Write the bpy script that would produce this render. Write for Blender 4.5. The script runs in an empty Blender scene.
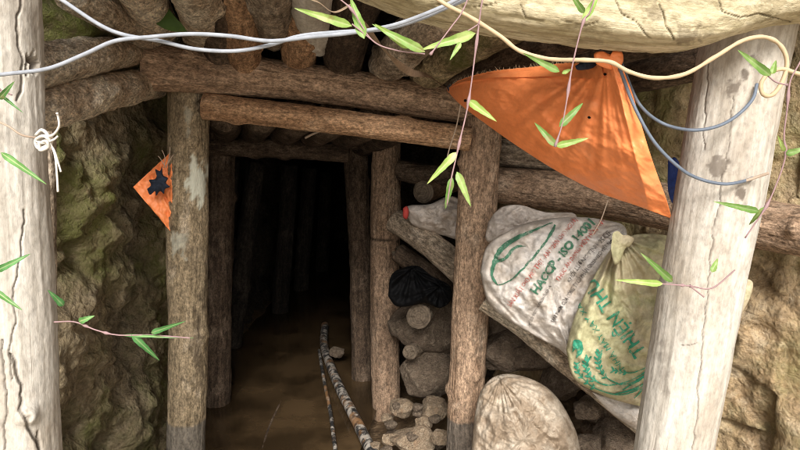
import bpy, bmesh, math, random
import numpy as np
from mathutils import Vector, Matrix, noise, Quaternion
from mathutils.bvhtree import BVHTree

random.seed(7)
S = bpy.context.scene
C = S.collection
W = bpy.data.worlds.new("World"); S.world = W; W.use_nodes = True

# ------------------------------------------------------------------ camera
F = 616.0; PITCH = math.radians(8.0); CAM = Vector((0, 0, 1.5))
FWD = Vector((0, math.cos(PITCH), -math.sin(PITCH))); UP = Vector((0, math.sin(PITCH), math.cos(PITCH)))
cam = bpy.data.cameras.new('camera'); co = bpy.data.objects.new('camera', cam); C.objects.link(co)
co.location = CAM; co.rotation_euler = (math.pi/2 - PITCH, 0, 0)
cam.sensor_width = 36; cam.lens = 36*F/800; cam.clip_start = 0.02; cam.clip_end = 2000
S.camera = co

def ray(px, py):
    return FWD + Vector((1, 0, 0))*((px-400)/F) + UP*((225-py)/F)
def P(px, py, Y):
    d = ray(px, py); return CAM + d*(Y/d.y)
def pix(p):
    d = p - CAM; z = d.dot(FWD)
    return 400 + F*d.x/z, 225 - F*d.dot(UP)/z
def m_per_px(Y): return Y/F

# ------------------------------------------------------------------ materials
class NT:
    def __init__(s, name):
        s.m = bpy.data.materials.new(name); s.m.use_nodes = True
        s.t = s.m.node_tree; s.n = s.t.nodes; s.l = s.t.links
        s.b = s.n['Principled BSDF']; s.out = s.n['Material Output']
    def new(s, typ, **kw):
        n = s.n.new(typ)
        for k, v in kw.items(): setattr(n, k, v)
        return n
    def put(s, sock, v):
        if hasattr(v, 'is_linked') or isinstance(v, bpy.types.NodeSocket): s.l.new(v, sock)
        else: sock.default_value = v
    def coord(s, scale=(1, 1, 1), rand=True):
        tc = s.new('ShaderNodeTexCoord'); v = tc.outputs['Object']
        if rand:
            oi = s.new('ShaderNodeObjectInfo')
            mu = s.new('ShaderNodeMath', operation='MULTIPLY'); s.l.new(oi.outputs['Random'], mu.inputs[0]); mu.inputs[1].default_value = 37.0
            ad = s.new('ShaderNodeVectorMath', operation='ADD'); s.l.new(v, ad.inputs[0]); s.l.new(mu.outputs[0], ad.inputs[1]); v = ad.outputs[0]
        mp = s.new('ShaderNodeVectorMath', operation='MULTIPLY'); s.l.new(v, mp.inputs[0]); mp.inputs[1].default_value = scale
        return mp.outputs[0]
    def noise(s, vec, scale, detail=8, rough=.6, dist=0.0):
        n = s.new('ShaderNodeTexNoise'); s.l.new(vec, n.inputs['Vector'])
        n.inputs['Scale'].default_value = scale; n.inputs['Detail'].default_value = detail
        n.inputs['Roughness'].default_value = rough; n.inputs['Distortion'].default_value = dist
        return n.outputs['Fac']
    def vor(s, vec, scale, feature='F1'):
        n = s.new('ShaderNodeTexVoronoi', feature=feature); s.l.new(vec, n.inputs['Vector']); n.inputs['Scale'].default_value = scale
        return n.outputs['Distance']
    def ramp(s, fac, stops):
        r = s.new('ShaderNodeValToRGB'); e = r.color_ramp.elements
        while len(e) < len(stops): e.new(.5)
        for i, (p, c) in enumerate(stops):
            e[i].position = p; e[i].color = (c, c, c, 1) if isinstance(c, (int, float)) else (*c, 1)
        s.put(r.inputs[0], fac); return r.outputs[0]
    def mix(s, fac, a, b, mode='MIX'):
        n = s.new('ShaderNodeMix', data_type='RGBA', blend_type=mode)
        s.put(n.inputs[0], fac)
        for sock, v in ((n.inputs[6], a), (n.inputs[7], b)):
            if isinstance(v, tuple) and len(v) == 3: v = (*v, 1)
            s.put(sock, v)
        return n.outputs[2]
    def math(s, op, a, b=0.0):
        n = s.new('ShaderNodeMath', operation=op); s.put(n.inputs[0], a); s.put(n.inputs[1], b); return n.outputs[0]
    def attr(s, name):
        return s.new('ShaderNodeAttribute', attribute_name=name).outputs['Fac']
    def bump(s, h, strength, dist, prev=None):
        n = s.new('ShaderNodeBump'); n.inputs['Strength'].default_value = strength; n.inputs['Distance'].default_value = dist
        s.put(n.inputs['Height'], h)
        if prev is not None: s.l.new(prev, n.inputs['Normal'])
        return n.outputs[0]
    def done(s, col, rough, normal=None, spec=.3):
        s.put(s.b.inputs['Base Color'], (*col, 1) if isinstance(col, tuple) and len(col) == 3 else col)
        s.put(s.b.inputs['Roughness'], rough); s.b.inputs['Specular IOR Level'].default_value = spec
        if normal is not None: s.l.new(normal, s.b.inputs['Normal'])
        return s.m

def bark(name, c1, c2, c3, dark, patch=(.55, .7), stretch=.14, bumpd=.012, rough=.9, fine=70, moss=None, wetz=None, flake=0):
    t = NT(name); v = t.coord((1, 1, stretch)); w = t.coord((1, 1, .6))
    n1 = t.noise(v, 22, 6, .68, .4); n2 = t.noise(w, 9, 6, .65); n3 = t.noise(w, fine, 4, .7); n4 = t.noise(v, 75, 4, .6)
    col = t.mix(t.ramp(n1, [(.36, 0.0), (.64, 1.0)]), c1, c2)
    col = t.mix(t.ramp(n2, [(patch[0], 0.0), (patch[1], 1.0)]), col, c3)
    col = t.mix(.75, col, t.ramp(n3, [(.34, .4), (.5, 1.0), (.64, 1.6)]), 'MULTIPLY')
    col = t.mix(.4, col, t.ramp(n4, [(.36, .35), (.5, 1.1)]), 'MULTIPLY')
    n7 = t.noise(w, 190, 2, .6); col = t.mix(.55, col, t.ramp(n7, [(.38, .5), (.6, 1.38)]), 'MULTIPLY')
    col = t.mix(t.attr('peel'), col, tuple(min(.62, x*1.5+.06) for x in c3))
    if moss:
        n5 = t.noise(w, 5, 8, .7)
        col = t.mix(t.ramp(n5, [(.48, 0.0), (.62, .8)]), col, moss)
    oi = t.new('ShaderNodeObjectInfo'); hv = t.new('ShaderNodeHueSaturation')
    t.l.new(t.math('ADD', t.math('MULTIPLY', oi.outputs['Random'], .35), .82), hv.inputs['Value']); t.l.new(col, hv.inputs['Color']); col = hv.outputs[0]
    if wetz:
        g = t.new('ShaderNodeNewGeometry'); sp = t.new('ShaderNodeSeparateXYZ'); t.l.new(g.outputs['Position'], sp.inputs[0])
        zz = t.math('ADD', sp.outputs[2], t.math('MULTIPLY', n2, .035))
        mr = t.new('ShaderNodeMapRange'); t.l.new(zz, mr.inputs[0]); mr.inputs[1].default_value = wetz; mr.inputs[2].default_value = wetz+.012
        mr.inputs[3].default_value = .85; mr.inputs[4].default_value = 0
        mud = t.mix(t.ramp(n3, [(.35, 0.0), (.65, 1.0)]), (.075, .066, .055), (.17, .15, .125))
        col = t.mix(mr.outputs[0], col, mud)
    col = t.mix(t.attr('dirt_and_shade'), col, dark)
    h = t.math('ADD', t.math('MULTIPLY', n1, 1.0), t.math('ADD', t.math('MULTIPLY', n3, .45), t.math('MULTIPLY', n4, .5)))
    return t.done(col, rough, t.bump(h, 1.0, bumpd*1.5), .2)

def palewood(name, c1, c2, stain, dark, bd=.003, cont=.35):
    t = NT(name); v = t.coord((1, 1, .06)); w = t.coord((1, 1, .5))
    n1 = t.noise(v, 40, 10, .65, .3); n2 = t.noise(w, 6, 9, .68); n3 = t.noise(w, 110, 5, .6); n5 = t.noise(w, 22, 8, .7)
    col = t.mix(t.ramp(n1, [(.38, 0.0), (.6, 1.0)]), c1, c2)
    col = t.mix(t.ramp(n2, [(.47, 0.0), (.62, .8)]), col, stain)
    col = t.mix(t.ramp(n5, [(.53, 0.0), (.62, cont)]), col, tuple(x*.68 for x in stain))
    col = t.mix(.7, col, t.ramp(n3, [(.36, .72), (.52, 1.0), (.62, 1.06)]), 'MULTIPLY')
    col = t.mix(.6, col, t.ramp(n1, [(.36, .82), (.48, 1.0)]), 'MULTIPLY')
    cr = t.vor(t.coord((26, 26, 1.3)), 1.0, 'DISTANCE_TO_EDGE')
    crm = t.math('MULTIPLY', t.ramp(cr, [(.0, 1.0), (.035, 0.0)]), t.ramp(t.noise(w, 4, 3, .5), [(.55, 0.0), (.66, .55)]))
    col = t.mix(crm, col, (.16, .12, .08))
    col = t.mix(t.attr('dirt_and_shade'), col, dark)
    h = t.math('ADD', n1, t.math('ADD', t.math('MULTIPLY', n3, .4), t.math('MULTIPLY', crm, -.8)))
    return t.done(col, .85, t.bump(t.math('ADD', h, t.math('MULTIPLY', n5, .8)), .8, bd), .25)

M = {}
M['bark'] = bark('brown_bark', (0.22, 0.142, 0.09), (0.39, 0.268, 0.18), (0.49, 0.375, 0.275), (.03, .022, .016), (.56, .74))
M['barkwet'] = bark('muddy_foot_bark', (0.22, 0.142, 0.09), (0.39, 0.268, 0.18), (0.49, 0.375, 0.275), (.03, .022, .016), (.56, .74), wetz=.405)
M['barkgreen'] = bark('olive_bark', (0.19, 0.142, 0.084), (0.32, 0.247, 0.158), (0.50, 0.41, 0.30), (.05, .035, .022), (.58, .72), wetz=.385, bumpd=.007)
M['barkred'] = bark('reddish_bark', (0.24, 0.135, 0.072), (0.46, 0.285, 0.165), (0.50, 0.34, 0.215), (.03, .022, .016), (.56, .7), fine=90)
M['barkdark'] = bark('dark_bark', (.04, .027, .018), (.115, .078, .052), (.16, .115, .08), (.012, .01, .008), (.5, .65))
M['barkshade'] = bark('deep_shade_bark', (.014, .011, .009), (.04, .032, .025), (.06, .048, .037), (.01, .008, .006), (.5, .65))  # bark colour darkened to paint in the gloom deep in the tunnel
M['barkgrey'] = bark('grey_bark', (0.145, 0.109, 0.075), (0.377, 0.297, 0.217), (0.522, 0.435, 0.341), (.03, .025, .02), (.5, .66), stretch=.2)
M['barkmud'] = bark('muddy_bark', (0.36, 0.265, 0.18), (0.56, 0.44, 0.31), (0.66, 0.57, 0.44), (.05, .035, .025), (.46, .62), stretch=.5, bumpd=.02)
M['barkmoss'] = bark('mossy_bark', (0.145, 0.109, 0.058), (0.319, 0.246, 0.145), (0.435, 0.348, 0.217), (.03, .03, .02), (.5, .65), stretch=.5, moss=(.10, .11, .025))
M['pale'] = palewood('pale_wood', (.46, .415, .35), (.58, .54, .475), (.39, .33, .26), (.11, .085, .065))
M['paleb'] = palewood('pale_yellow_wood', (.46, .385, .23), (.63, .545, .37), (.37, .295, .16), (.13, .095, .06), .007, .7)

def endgrain(name, c1, c2):
    t = NT(name); v = t.coord((1, 1, 1), False); r = t.coord()
    wv = t.new('ShaderNodeTexWave', wave_type='RINGS', rings_direction='Z'); t.l.new(v, wv.inputs[0])
    wv.inputs['Scale'].default_value = 28; wv.inputs['Distortion'].default_value = 3; wv.inputs['Detail'].default_value = 4
    n = t.noise(r, 45, 6, .7)
    col = t.mix(wv.outputs['Fac'], c1, c2); col = t.mix(.8, col, t.ramp(n, [(.3, .4), (.6, 1.1)]), 'MULTIPLY')
    return t.done(col, .9, t.bump(n, .8, .008), .2)
M['end'] = endgrain('cut_wood', (.13, .098, .07), (.18, .14, .10))
M['enddark'] = endgrain('dark_cut_wood', (.10, .065, .04), (.16, .11, .07))

def rock(name, c1, c2, c3, moss, mossr, bumpd=.03, rough=.9, scale=1.0, spec=.3, outer=None):
    t = NT(name); v = t.coord((scale,)*3, False)
    n1 = t.noise(v, 3.2, 6, .62, .6); n2 = t.noise(v, 14, 6, .68, .3); n3 = t.noise(v, 70, 4, .7); n4 = t.noise(v, 1.9, 6, .65); n6 = t.noise(v, 34, 5, .72)
    n8 = t.vor(t.mix(.06, v, t.new('ShaderNodeTexNoise').outputs['Color']), 55)
    col = t.mix(t.ramp(n1, [(.35, 0.0), (.62, 1.0)]), c1, c2)
    col = t.mix(t.ramp(n2, [(.5, 0.0), (.66, .9)]), col, c3)
    col = t.mix(.62, col, t.ramp(n6, [(.35, .4), (.51, 1.0), (.64, 1.4)]), 'MULTIPLY')
    col = t.mix(.5, col, t.ramp(n3, [(.3, .5), (.6, 1.15)]), 'MULTIPLY')
    ms = t.math('MULTIPLY', t.ramp(n4, [(mossr[0], 0.0), (mossr[1], 1.0)]), t.ramp(n2, [(.35, .3), (.6, 1.0)]))
    col = t.mix(ms, col, moss)
    if outer:      # unseen ground outside, paled to bounce light into the entrance
        g = t.new('ShaderNodeNewGeometry'); sp = t.new('ShaderNodeSeparateXYZ'); t.l.new(g.outputs['Position'], sp.inputs[0])
        mr = t.new('ShaderNodeMapRange'); t.l.new(t.math('ADD', sp.outputs[1], n2), mr.inputs[0]); mr.inputs[1].default_value = 1.6; mr.inputs[2].default_value = 2.2; mr.inputs[3].default_value = 1; mr.inputs[4].default_value = 0
        col = t.mix(mr.outputs[0], col, t.mix(n2, tuple(x*.75 for x in outer), outer))
    col = t.mix(t.attr('dirt_and_shade'), col, tuple(x*.18 for x in c1))  # on the walls this mask is shade painted into the hollows
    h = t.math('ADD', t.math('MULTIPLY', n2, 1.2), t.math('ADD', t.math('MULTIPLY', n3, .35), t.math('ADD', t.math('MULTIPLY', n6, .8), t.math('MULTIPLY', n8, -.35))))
    return t.done(col, rough, t.bump(h, 1.0, bumpd), spec)
M['rockl'] = rock('brown_mossy_rock', (.27, .205, .12), (.38, .30, .185), (.45, .365, .24), (.18, .18, .055), (.42, .58))
M['rockr'] = rock('tan_rock', (.33, .225, .12), (.43, .315, .18), (.51, .40, .26), (.24, .21, .075), (.46, .62), .014, .55, 1.0, .45)
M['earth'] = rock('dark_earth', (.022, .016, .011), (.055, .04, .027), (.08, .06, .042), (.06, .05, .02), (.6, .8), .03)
M['mud'] = rock('brown_mud', (.075, .047, .025), (.14, .09, .048), (.19, .13, .075), (.2, .13, .06), (.5, .7), .012, .55, 1.0, .4, (.60, .52, .41))
M['grassy'] = rock('grassy_earth', (.07, .06, .03), (.15, .12, .06), (.2, .16, .09), (.06, .09, .02), (.4, .55), .03)
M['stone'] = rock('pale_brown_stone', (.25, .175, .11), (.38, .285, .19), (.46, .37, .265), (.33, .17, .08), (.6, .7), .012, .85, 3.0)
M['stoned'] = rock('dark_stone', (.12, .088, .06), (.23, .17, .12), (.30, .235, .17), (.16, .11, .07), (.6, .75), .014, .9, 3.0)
M['mossrock'] = rock('mossy_rock', (.2, .15, .08), (.34, .27, .16), (.42, .35, .22), (.19, .21, .05), (.35, .5), .02, .9, 3.0)

def water_mat():
    t = NT('muddy_water'); v = t.coord((1, 1, 1), False)
    n = t.noise(v, 2.5, 6, .6); n2 = t.noise(v, 12, 5, .6)
    col = t.mix(t.ramp(n, [(.4, 0.0), (.6, 1.0)]), (.035, .022, .011), (.085, .053, .026))
    return t.done(col, t.ramp(n, [(.42, .05), (.6, .25)]), t.bump(n2, .12, .008), .5)
M['water'] = water_mat()

def cloth(name, c1, c2, dirt_and_shade, dr=(.5, .68), rough=.6, weave=420, wb=.0006, transl=0.0, spec=.3, dscale=7, mott=.5):
    t = NT(name); v = t.coord((1, 1, 1), False)
    n1 = t.noise(v, dscale, 9, .65, .3); n2 = t.noise(v, 40, 6, .65)
    col = t.mix(n2, c1, c2)
    col = t.mix(t.ramp(n1, [(dr[0], 0.0), (dr[1], .85)]), col, dirt_and_shade)
    col = t.mix(mott, col, t.ramp(n2, [(.34, .6), (.56, 1.05)]), 'MULTIPLY')
    n3 = t.noise(v, 130, 5, .65); col = t.mix(mott*.8, col, t.ramp(n3, [(.36, .6), (.55, 1.05)]), 'MULTIPLY')
    col = t.mix(t.attr('dirt_and_shade'), col, dirt_and_shade)
    ck = t.new('ShaderNodeTexChecker'); t.l.new(v, ck.inputs[0]); ck.inputs['Scale'].default_value = weave
    nb = t.bump(n2, .35, .006); nb = t.bump(ck.outputs['Fac'], .3, wb, nb)
    m = t.done(col, rough, nb, spec)
    if transl:
        tr = t.new('ShaderNodeBsdfTranslucent'); t.l.new(col, tr.inputs[0]); mx = t.new('ShaderNodeMixShader'); mx.inputs[0].default_value = transl
        t.l.new(t.b.outputs[0], mx.inputs[1]); t.l.new(tr.outputs[0], mx.inputs[2]); t.l.new(mx.outputs[0], t.out.inputs[0])
    return m
M['white'] = cloth('white_woven_sack', (.52, .475, .435), (.64, .60, .555), (.37, .30, .23), (.44, .62))
M['yellow'] = cloth('yellow_woven_sack', (.40, .375, .20), (.50, .47, .285), (.47, .38, .26), (.45, .62))
M['clay'] = cloth('clay_covered_sack', (.36, .295, .22), (.54, .465, .375), (.25, .185, .125), (.44, .58), .8, 420, .0006, 0, .2, 14)
M['greysack'] = cloth('grey_sack', (.46, .40, .35), (.56, .50, .45), (.32, .25, .19), (.45, .65))
M['orange'] = cloth('orange_tarp', (.95, .262, .08), (.96, .315, .11), (.93, .39, .19), (.58, .8), .42, 300, .0004, .0, .4, 7, .15)
M['navy'] = cloth('navy_cloth', (.012, .016, .028), (.03, .04, .065), (.05, .05, .05), (.6, .8), .8)
M['black'] = cloth('black_cloth', (.003, .003, .0035), (.006, .006, .0065), (.008, .008, .008), (.6, .8), .7, 420, .0006, 0, .12)
M['blue'] = cloth('blue_tarp', (.02, .05, .25), (.03, .07, .32), (.03, .05, .15))
M['dryleaf'] = cloth('dry_leaf', (.22, .15, .09), (.34, .25, .17), (.16, .1, .06), (.5, .7), .8)

def plain(name, c, rough=.6, var=.3, sc=30, spec=.3, transl=0):
    t = NT(name); v = t.coord(); n = t.noise(v, sc, 6, .65)
    col = t.mix(n, tuple(x*(1-var) for x in c), tuple(min(1, x*(1+var)) for x in c))
    m = t.done(col, rough, t.bump(n, .3, .003), spec)
    if transl:
        tr = t.new('ShaderNodeBsdfTranslucent'); t.l.new(col, tr.inputs[0]); mx = t.new('ShaderNodeMixShader'); mx.inputs[0].default_value = transl
        t.l.new(t.b.outputs[0], mx.inputs[1]); t.l.new(tr.outputs[0], mx.inputs[2]); t.l.new(mx.outputs[0], t.out.inputs[0])
    return m
M['cable'] = plain('grey_cable', (.30, .315, .345), .65, .5, 45)
M['cabled'] = plain('dark_cable', (.13, .155, .195), .5, .3, 60)
M['string'] = plain('white_string', (.66, .62, .55), .8, .2, 80)
M['root'] = plain('dry_stem', (.52, .39, .24), .7, .25, 40)
M['stem'] = plain('vine_stem', (.30, .19, .19), .6, .3, 60)
M['twig'] = plain('pale_twig', (.42, .32, .24), .8, .3, 50)
def ink(name, c, under):
    t = NT(name); v = t.coord((1, 1, 1), False); n = t.noise(v, 38, 6, .7); n2 = t.noise(v, 160, 4, .6)
    col = t.mix(t.ramp(t.math('ADD', t.math('MULTIPLY', n, .65), t.math('MULTIPLY', n2, .35)), [(.51, 0.0), (.64, .6)]), c, under)
    return t.done(col, .65, None, .25)
M['ink_green'] = ink('worn_ink_green', (.05, .15, .09), (.5, .47, .42))
M['ink_teal'] = ink('worn_ink_teal', (.035, .25, .15), (.48, .43, .27))
M['ink_red'] = ink('worn_ink_red', (.40, .085, .065), (.6, .55, .5))
M['ink_black'] = ink('worn_ink_black', (.085, .075, .07), (.6, .56, .52))
M['metal'] = plain('dark_metal', (.03, .04, .06), .4, .3, 60)
M['red'] = plain('red_cloth', (.42, .05, .04), .7)
M['greenfilm'] = plain('green_leaf_sheet', (.07, .13, .03), .4, .5, 30)

def leafmat(name, c1, c2):
    t = NT(name); v = t.coord((60, 60, 1)); n = t.noise(v, 3, 4, .6); n2 = t.noise(t.coord(), 18, 5, .6); q = t.attr('across')
    col = t.mix(n, c1, c2); col = t.mix(t.ramp(n2, [(.5, 0.0), (.64, .7)]), col, tuple(min(.75, x*1.5+.05) for x in c2))
    col = t.mix(t.ramp(q, [(.0, .55), (.28, 0.0)]), col, (.62, .70, .36)); col = t.mix(t.ramp(q, [(.6, 0.0), (1.0, .35)]), col, tuple(x*.6 for x in c1))
    oi = t.new('ShaderNodeObjectInfo'); hv = t.new('ShaderNodeHueSaturation'); t.l.new(col, hv.inputs['Color'])
    t.l.new(t.math('ADD', t.math('MULTIPLY', oi.outputs['Random'], .5), .68), hv.inputs['Value']); t.l.new(t.math('SUBTRACT', .515, t.math('MULTIPLY', oi.outputs['Random'], .04)), hv.inputs['Hue']); col = hv.outputs[0]
    col = t.mix(t.ramp(t.noise(t.coord(), 30, 4, .6), [(.6, 0.0), (.7, .7)]), col, (.34, .24, .10))
    m = t.done(col, .45, None, .4)
    tr = t.new('ShaderNodeBsdfTranslucent'); t.l.new(col, tr.inputs[0]); mx = t.new('ShaderNodeMixShader'); mx.inputs[0].default_value = .35
    t.l.new(t.b.outputs[0], mx.inputs[1]); t.l.new(tr.outputs[0], mx.inputs[2]); t.l.new(mx.outputs[0], t.out.inputs[0])
    return m
M['leaf'] = leafmat('bright_leaf', (.19, .38, .06), (.36, .54, .15))
M['leafd'] = leafmat('mid_green_leaf', (.06, .22, .05), (.13, .33, .09))

def pipe_mat():
    t = NT('muddy_pipe'); v = t.coord((1, 1, .4)); n = t.noise(v, 28, 8, .7); n2 = t.noise(v, 9, 6, .6)
    col = t.mix(t.ramp(n, [(.48, 0.0), (.56, .9)]), (.025, .024, .024), (.46, .41, .35)); col = t.mix(t.ramp(n2, [(.52, 0.0), (.62, .9)]), col, (.26, .13, .05))
    return t.done(col, .6, t.bump(n, .6, .006), .4)
M['pipe'] = pipe_mat()

# ------------------------------------------------------------------ object helpers
def mesh(name, verts, faces, mat, parent=None, M4=None, dirt_and_shade=None, smooth=True):
    me = bpy.data.meshes.new(name)
    if M4 is not None:
        inv = M4.inverted(); verts = [inv @ Vector(v) for v in verts]
    me.from_pydata([tuple(v) for v in verts], [], faces); me.update()
    if dirt_and_shade is not None:
        a = me.attributes.new('dirt_and_shade', 'FLOAT', 'POINT'); a.data.foreach_set('value', np.asarray(dirt_and_shade, dtype=np.float32))
    if smooth: me.shade_smooth()
    me.materials.append(mat)
    o = bpy.data.objects.new(name, me); C.objects.link(o)
    if parent is not None: o.parent = parent
    elif M4 is not None: o.matrix_world = M4
    return o
def tag(o, label=None, cat=None, group=None, kind=None):
    if label: o['label'] = label
    if cat: o['category'] = cat
    if group: o['group'] = group
    if kind: o['kind'] = kind
    return o
def empty(name, loc):
    o = bpy.data.objects.new(name, None); C.objects.link(o); o.location = loc; o.empty_display_size = .1; return o

def cr(pts, n):
    """Catmull-Rom through points (any dimension) -> n samples"""
    A = np.array(pts, float)
    if len(A) == 2:
        return A[0] + (A[1]-A[0])*np.linspace(0, 1, n)[:, None]
    A = np.vstack([2*A[0]-A[1], A, 2*A[-1]-A[-2]]); k = len(A)-3; out = []
    for u in np.linspace(0, k-1e-9, n):
        i = int(u); t = u-i; a, b, c, d = A[i:i+4]
        out.append(.5*((2*b)+(-a+c)*t+(2*a-5*b+4*c-d)*t*t+(-a+3*b-3*c+d)*t**3))
    return np.array(out)

def seg_dist(x, y, pts):
    best = 1e9
    for (ax, ay), (bx, by) in zip(pts[:-1], pts[1:]):
        dx, dy = bx-ax, by-ay; l = dx*dx+dy*dy or 1e-9
        t = max(0, min(1, ((x-ax)*dx+(y-ay)*dy)/l)); e = math.hypot(x-ax-t*dx, y-ay-t*dy)
        if e < best: best = e
    return best

def frame_M(base, axis):
    z = Vector(axis).normalized(); q = z.to_track_quat('Z', 'Y')
    return Matrix.Translation(base) @ q.to_matrix().to_4x4()

def log(name, pts, radii, mat, label, cat, group=None, seed=0, ns=40, nl=90, rough=.05, lump=.09, feats=None, ends=(None, None), knots=0, fiber=.02, kind=None, sqr=0.0):
    """pts: world polyline along the axis; radii (metres) per point. feats: marks given as (kind, ...) in the surface as seen from the front."""
    ctrl = [tuple(p)+(r,) for p, r in zip(pts, radii)]
    sam = cr(ctrl, nl); base = Vector(sam[0][:3]); axis = Vector(sam[-1][:3])-base
    M4 = frame_M(base, axis); R = M4.to_3x3(); ex, ey = R.col[0], R.col[1]
    rnd = random.Random(seed*13+5); L = axis.length; off = Vector((rnd.uniform(-50, 50), rnd.uniform(-50, 50), rnd.uniform(-50, 50)))
    kn = [(rnd.uniform(0, 2*math.pi), rnd.uniform(.1, .9)*L, rnd.uniform(.02, .04)) for _ in range(knots)]
    V = []; D = []; PE = []
    for i in range(nl):
        c = Vector(sam[i][:3]); r = sam[i][3]; s = i/(nl-1)*L
        for j in range(ns):
            a = 2*math.pi*j/ns; ca, sa = math.cos(a), math.sin(a)
            q = Vector((ca*r*1.2, sa*r*1.2, s))
            d = lump*noise.noise(Vector((q.x*5, q.y*5, s*3))+off) + rough*noise.fractal(Vector((q.x*22, q.y*22, s*13))+off, .8, 2.1, 4)
            d += fiber*noise.noise(Vector((q.x*70, q.y*70, s*5))+off)
            for ka, ks, kr in kn:
                da = abs((a-ka+math.pi) % (2*math.pi)-math.pi)*r; e = math.hypot(da, s-ks)/kr
                if e < 2: d += .28*math.exp(-e*e*1.6) - .12*math.exp(-e*e*12)
            n = ex*ca + ey*sa; p = c + n*(r*(1+d)*(1+sqr*((abs(ca)**5+abs(sa)**5)**-.2-1))); dirt_and_shade = 0.0; peel = 0.0
            if feats and n.dot(p-CAM) < 0:
                x, y = pix(p)
                for f in feats:
                    if f[0] == 'crack':
                        if min(q_[0] for q_ in f[1])-12 < x < max(q_[0] for q_ in f[1])+12:
                            jx = 3.0*noise.noise(Vector((y*.07, f[3]*999, x*.02))+off)+1.0*noise.noise(Vector((y*.2, 3, f[3]*99))+off)
                            e = seg_dist(x+jx, y, f[1])/(f[2]*.62)
                            if e < 1.6:
                                k = max(0, 1-e/1.6); p = p - n*(f[3]*min(1, k*1.6)); dirt_and_shade = max(dirt_and_shade, min(f[4] if len(f) > 4 else .85, k*1.3))
                    elif f[0] == 'peel':
                        e = math.hypot((x-f[1])/f[3], (y-f[2])/f[4]) + .9*noise.fractal(Vector((x*.13, y*.07, 1))+off, .8, 2, 4)
                        if e < 1: peel = max(peel, min(1, (1-e)*3)*f[5])
                    elif f[0] == 'blob':
                        e = math.hypot((x-f[1])/f[3], (y-f[2])/f[4]) + .8*noise.fractal(Vector((x*.11, y*.11, 1))+off, .8, 2, 4)
                        if e < 1: dirt_and_shade = max(dirt_and_shade, min(1, (1-e)*2.5)*f[5]); p = p - n*(f[6]*min(1, (1-e)*2.5) if len(f) > 6 else 0)
            V.append(p); D.append(dirt_and_shade); PE.append(peel)
    Fc = [(i*ns+j, i*ns+(j+1) % ns, (i+1)*ns+(j+1) % ns, (i+1)*ns+j) for i in range(nl-1) for j in range(ns)]
    capv = []
    for e, i in ((0, 0), (1, nl-1)):
        if ends[e] is None:
            k = len(V); V.append(Vector(sam[i][:3]) + (axis.normalized()*(sam[i][3]*(.12 if e else -.12)))); D.append(0.0); PE.append(0.0)
            for j in range(ns):
                a, b = i*ns+j, i*ns+(j+1) % ns
                Fc.append((b, a, k) if e == 0 else (a, b, k))
    o = mesh(name, V, Fc, mat, None, M4, D); tag(o, label, cat, group, kind)
    if any(PE): o.data.attributes.new('peel', 'FLOAT', 'POINT').data.foreach_set('value', np.asarray(PE, dtype=np.float32))
    for e, i in ((0, 0), (1, nl-1)):
        if ends[e] is not None:
            c = Vector(sam[i][:3]); ring = [V[i*ns+j] for j in range(ns)]; vv = list(ring); ff = []; dirn = axis.normalized()*(1 if e else -1)
            for k, s in ((1, .72), (2, .4)):
                for j in range(ns):
                    vv.append(c + (ring[j]-c)*(s+.06*noise.noise(ring[j]*30+off)) + dirn*(.022*noise.noise(ring[j]*28+off*k)+.010*noise.noise(ring[j]*80+off)+.006*k))
            vv.append(c + dirn*.008)
            for k in range(2):
                for j in range(ns):
                    q = (k*ns+j, k*ns+(j+1) % ns, (k+1)*ns+(j+1) % ns, (k+1)*ns+j); ff.append(q if e else q[::-1])
            for j in range(ns):
                q = (2*ns+j, 2*ns+(j+1) % ns, 3*ns); ff.append(q if e else q[::-1])
            mesh('cut_end', vv, ff, ends[e], o, M4)
    return o

def tube(name, pts, r, mat, parent=None, n=80, ns=8, rvar=0.0, nodes=None, seed=0, taper=1.0):
    sam = cr([tuple(p) for p in pts], n); base = Vector(sam[0]); V = []
    T0 = Vector((0, 0, 1)); up = None
    for i in range(n):
        a = Vector(sam[max(0, i-1)]); b = Vector(sam[min(n-1, i+1)]); t = (b-a).normalized()
        if up is None: up = t.orthogonal().normalized()
        up = (up - t*up.dot(t)).normalized(); sd = t.cross(up)
        rr = r*(1+rvar*noise.noise(Vector((i*.35, seed*3.1, 0))))*(1-(1-taper)*i/(n-1))
        if nodes:
            for k in nodes: rr *= 1+1.5*math.exp(-((i/(n-1)-k)*n/1.6)**2)
        for j in range(ns):
            A = 2*math.pi*j/ns; V.append(Vector(sam[i]) + up*(rr*math.cos(A)) + sd*(rr*math.sin(A)))
    Fc = [(i*ns+j, i*ns+(j+1) % ns, (i+1)*ns+(j+1) % ns, (i+1)*ns+j) for i in range(n-1) for j in range(ns)]
    Fc.append(tuple(range(ns))[::-1]); Fc.append(tuple((n-1)*ns+j for j in range(ns)))
    if parent is not None: M4 = Matrix.Translation(parent.location)
    else: M4 = Matrix.Translation(base)
    return mesh(name, V, Fc, mat, parent, M4)

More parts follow.
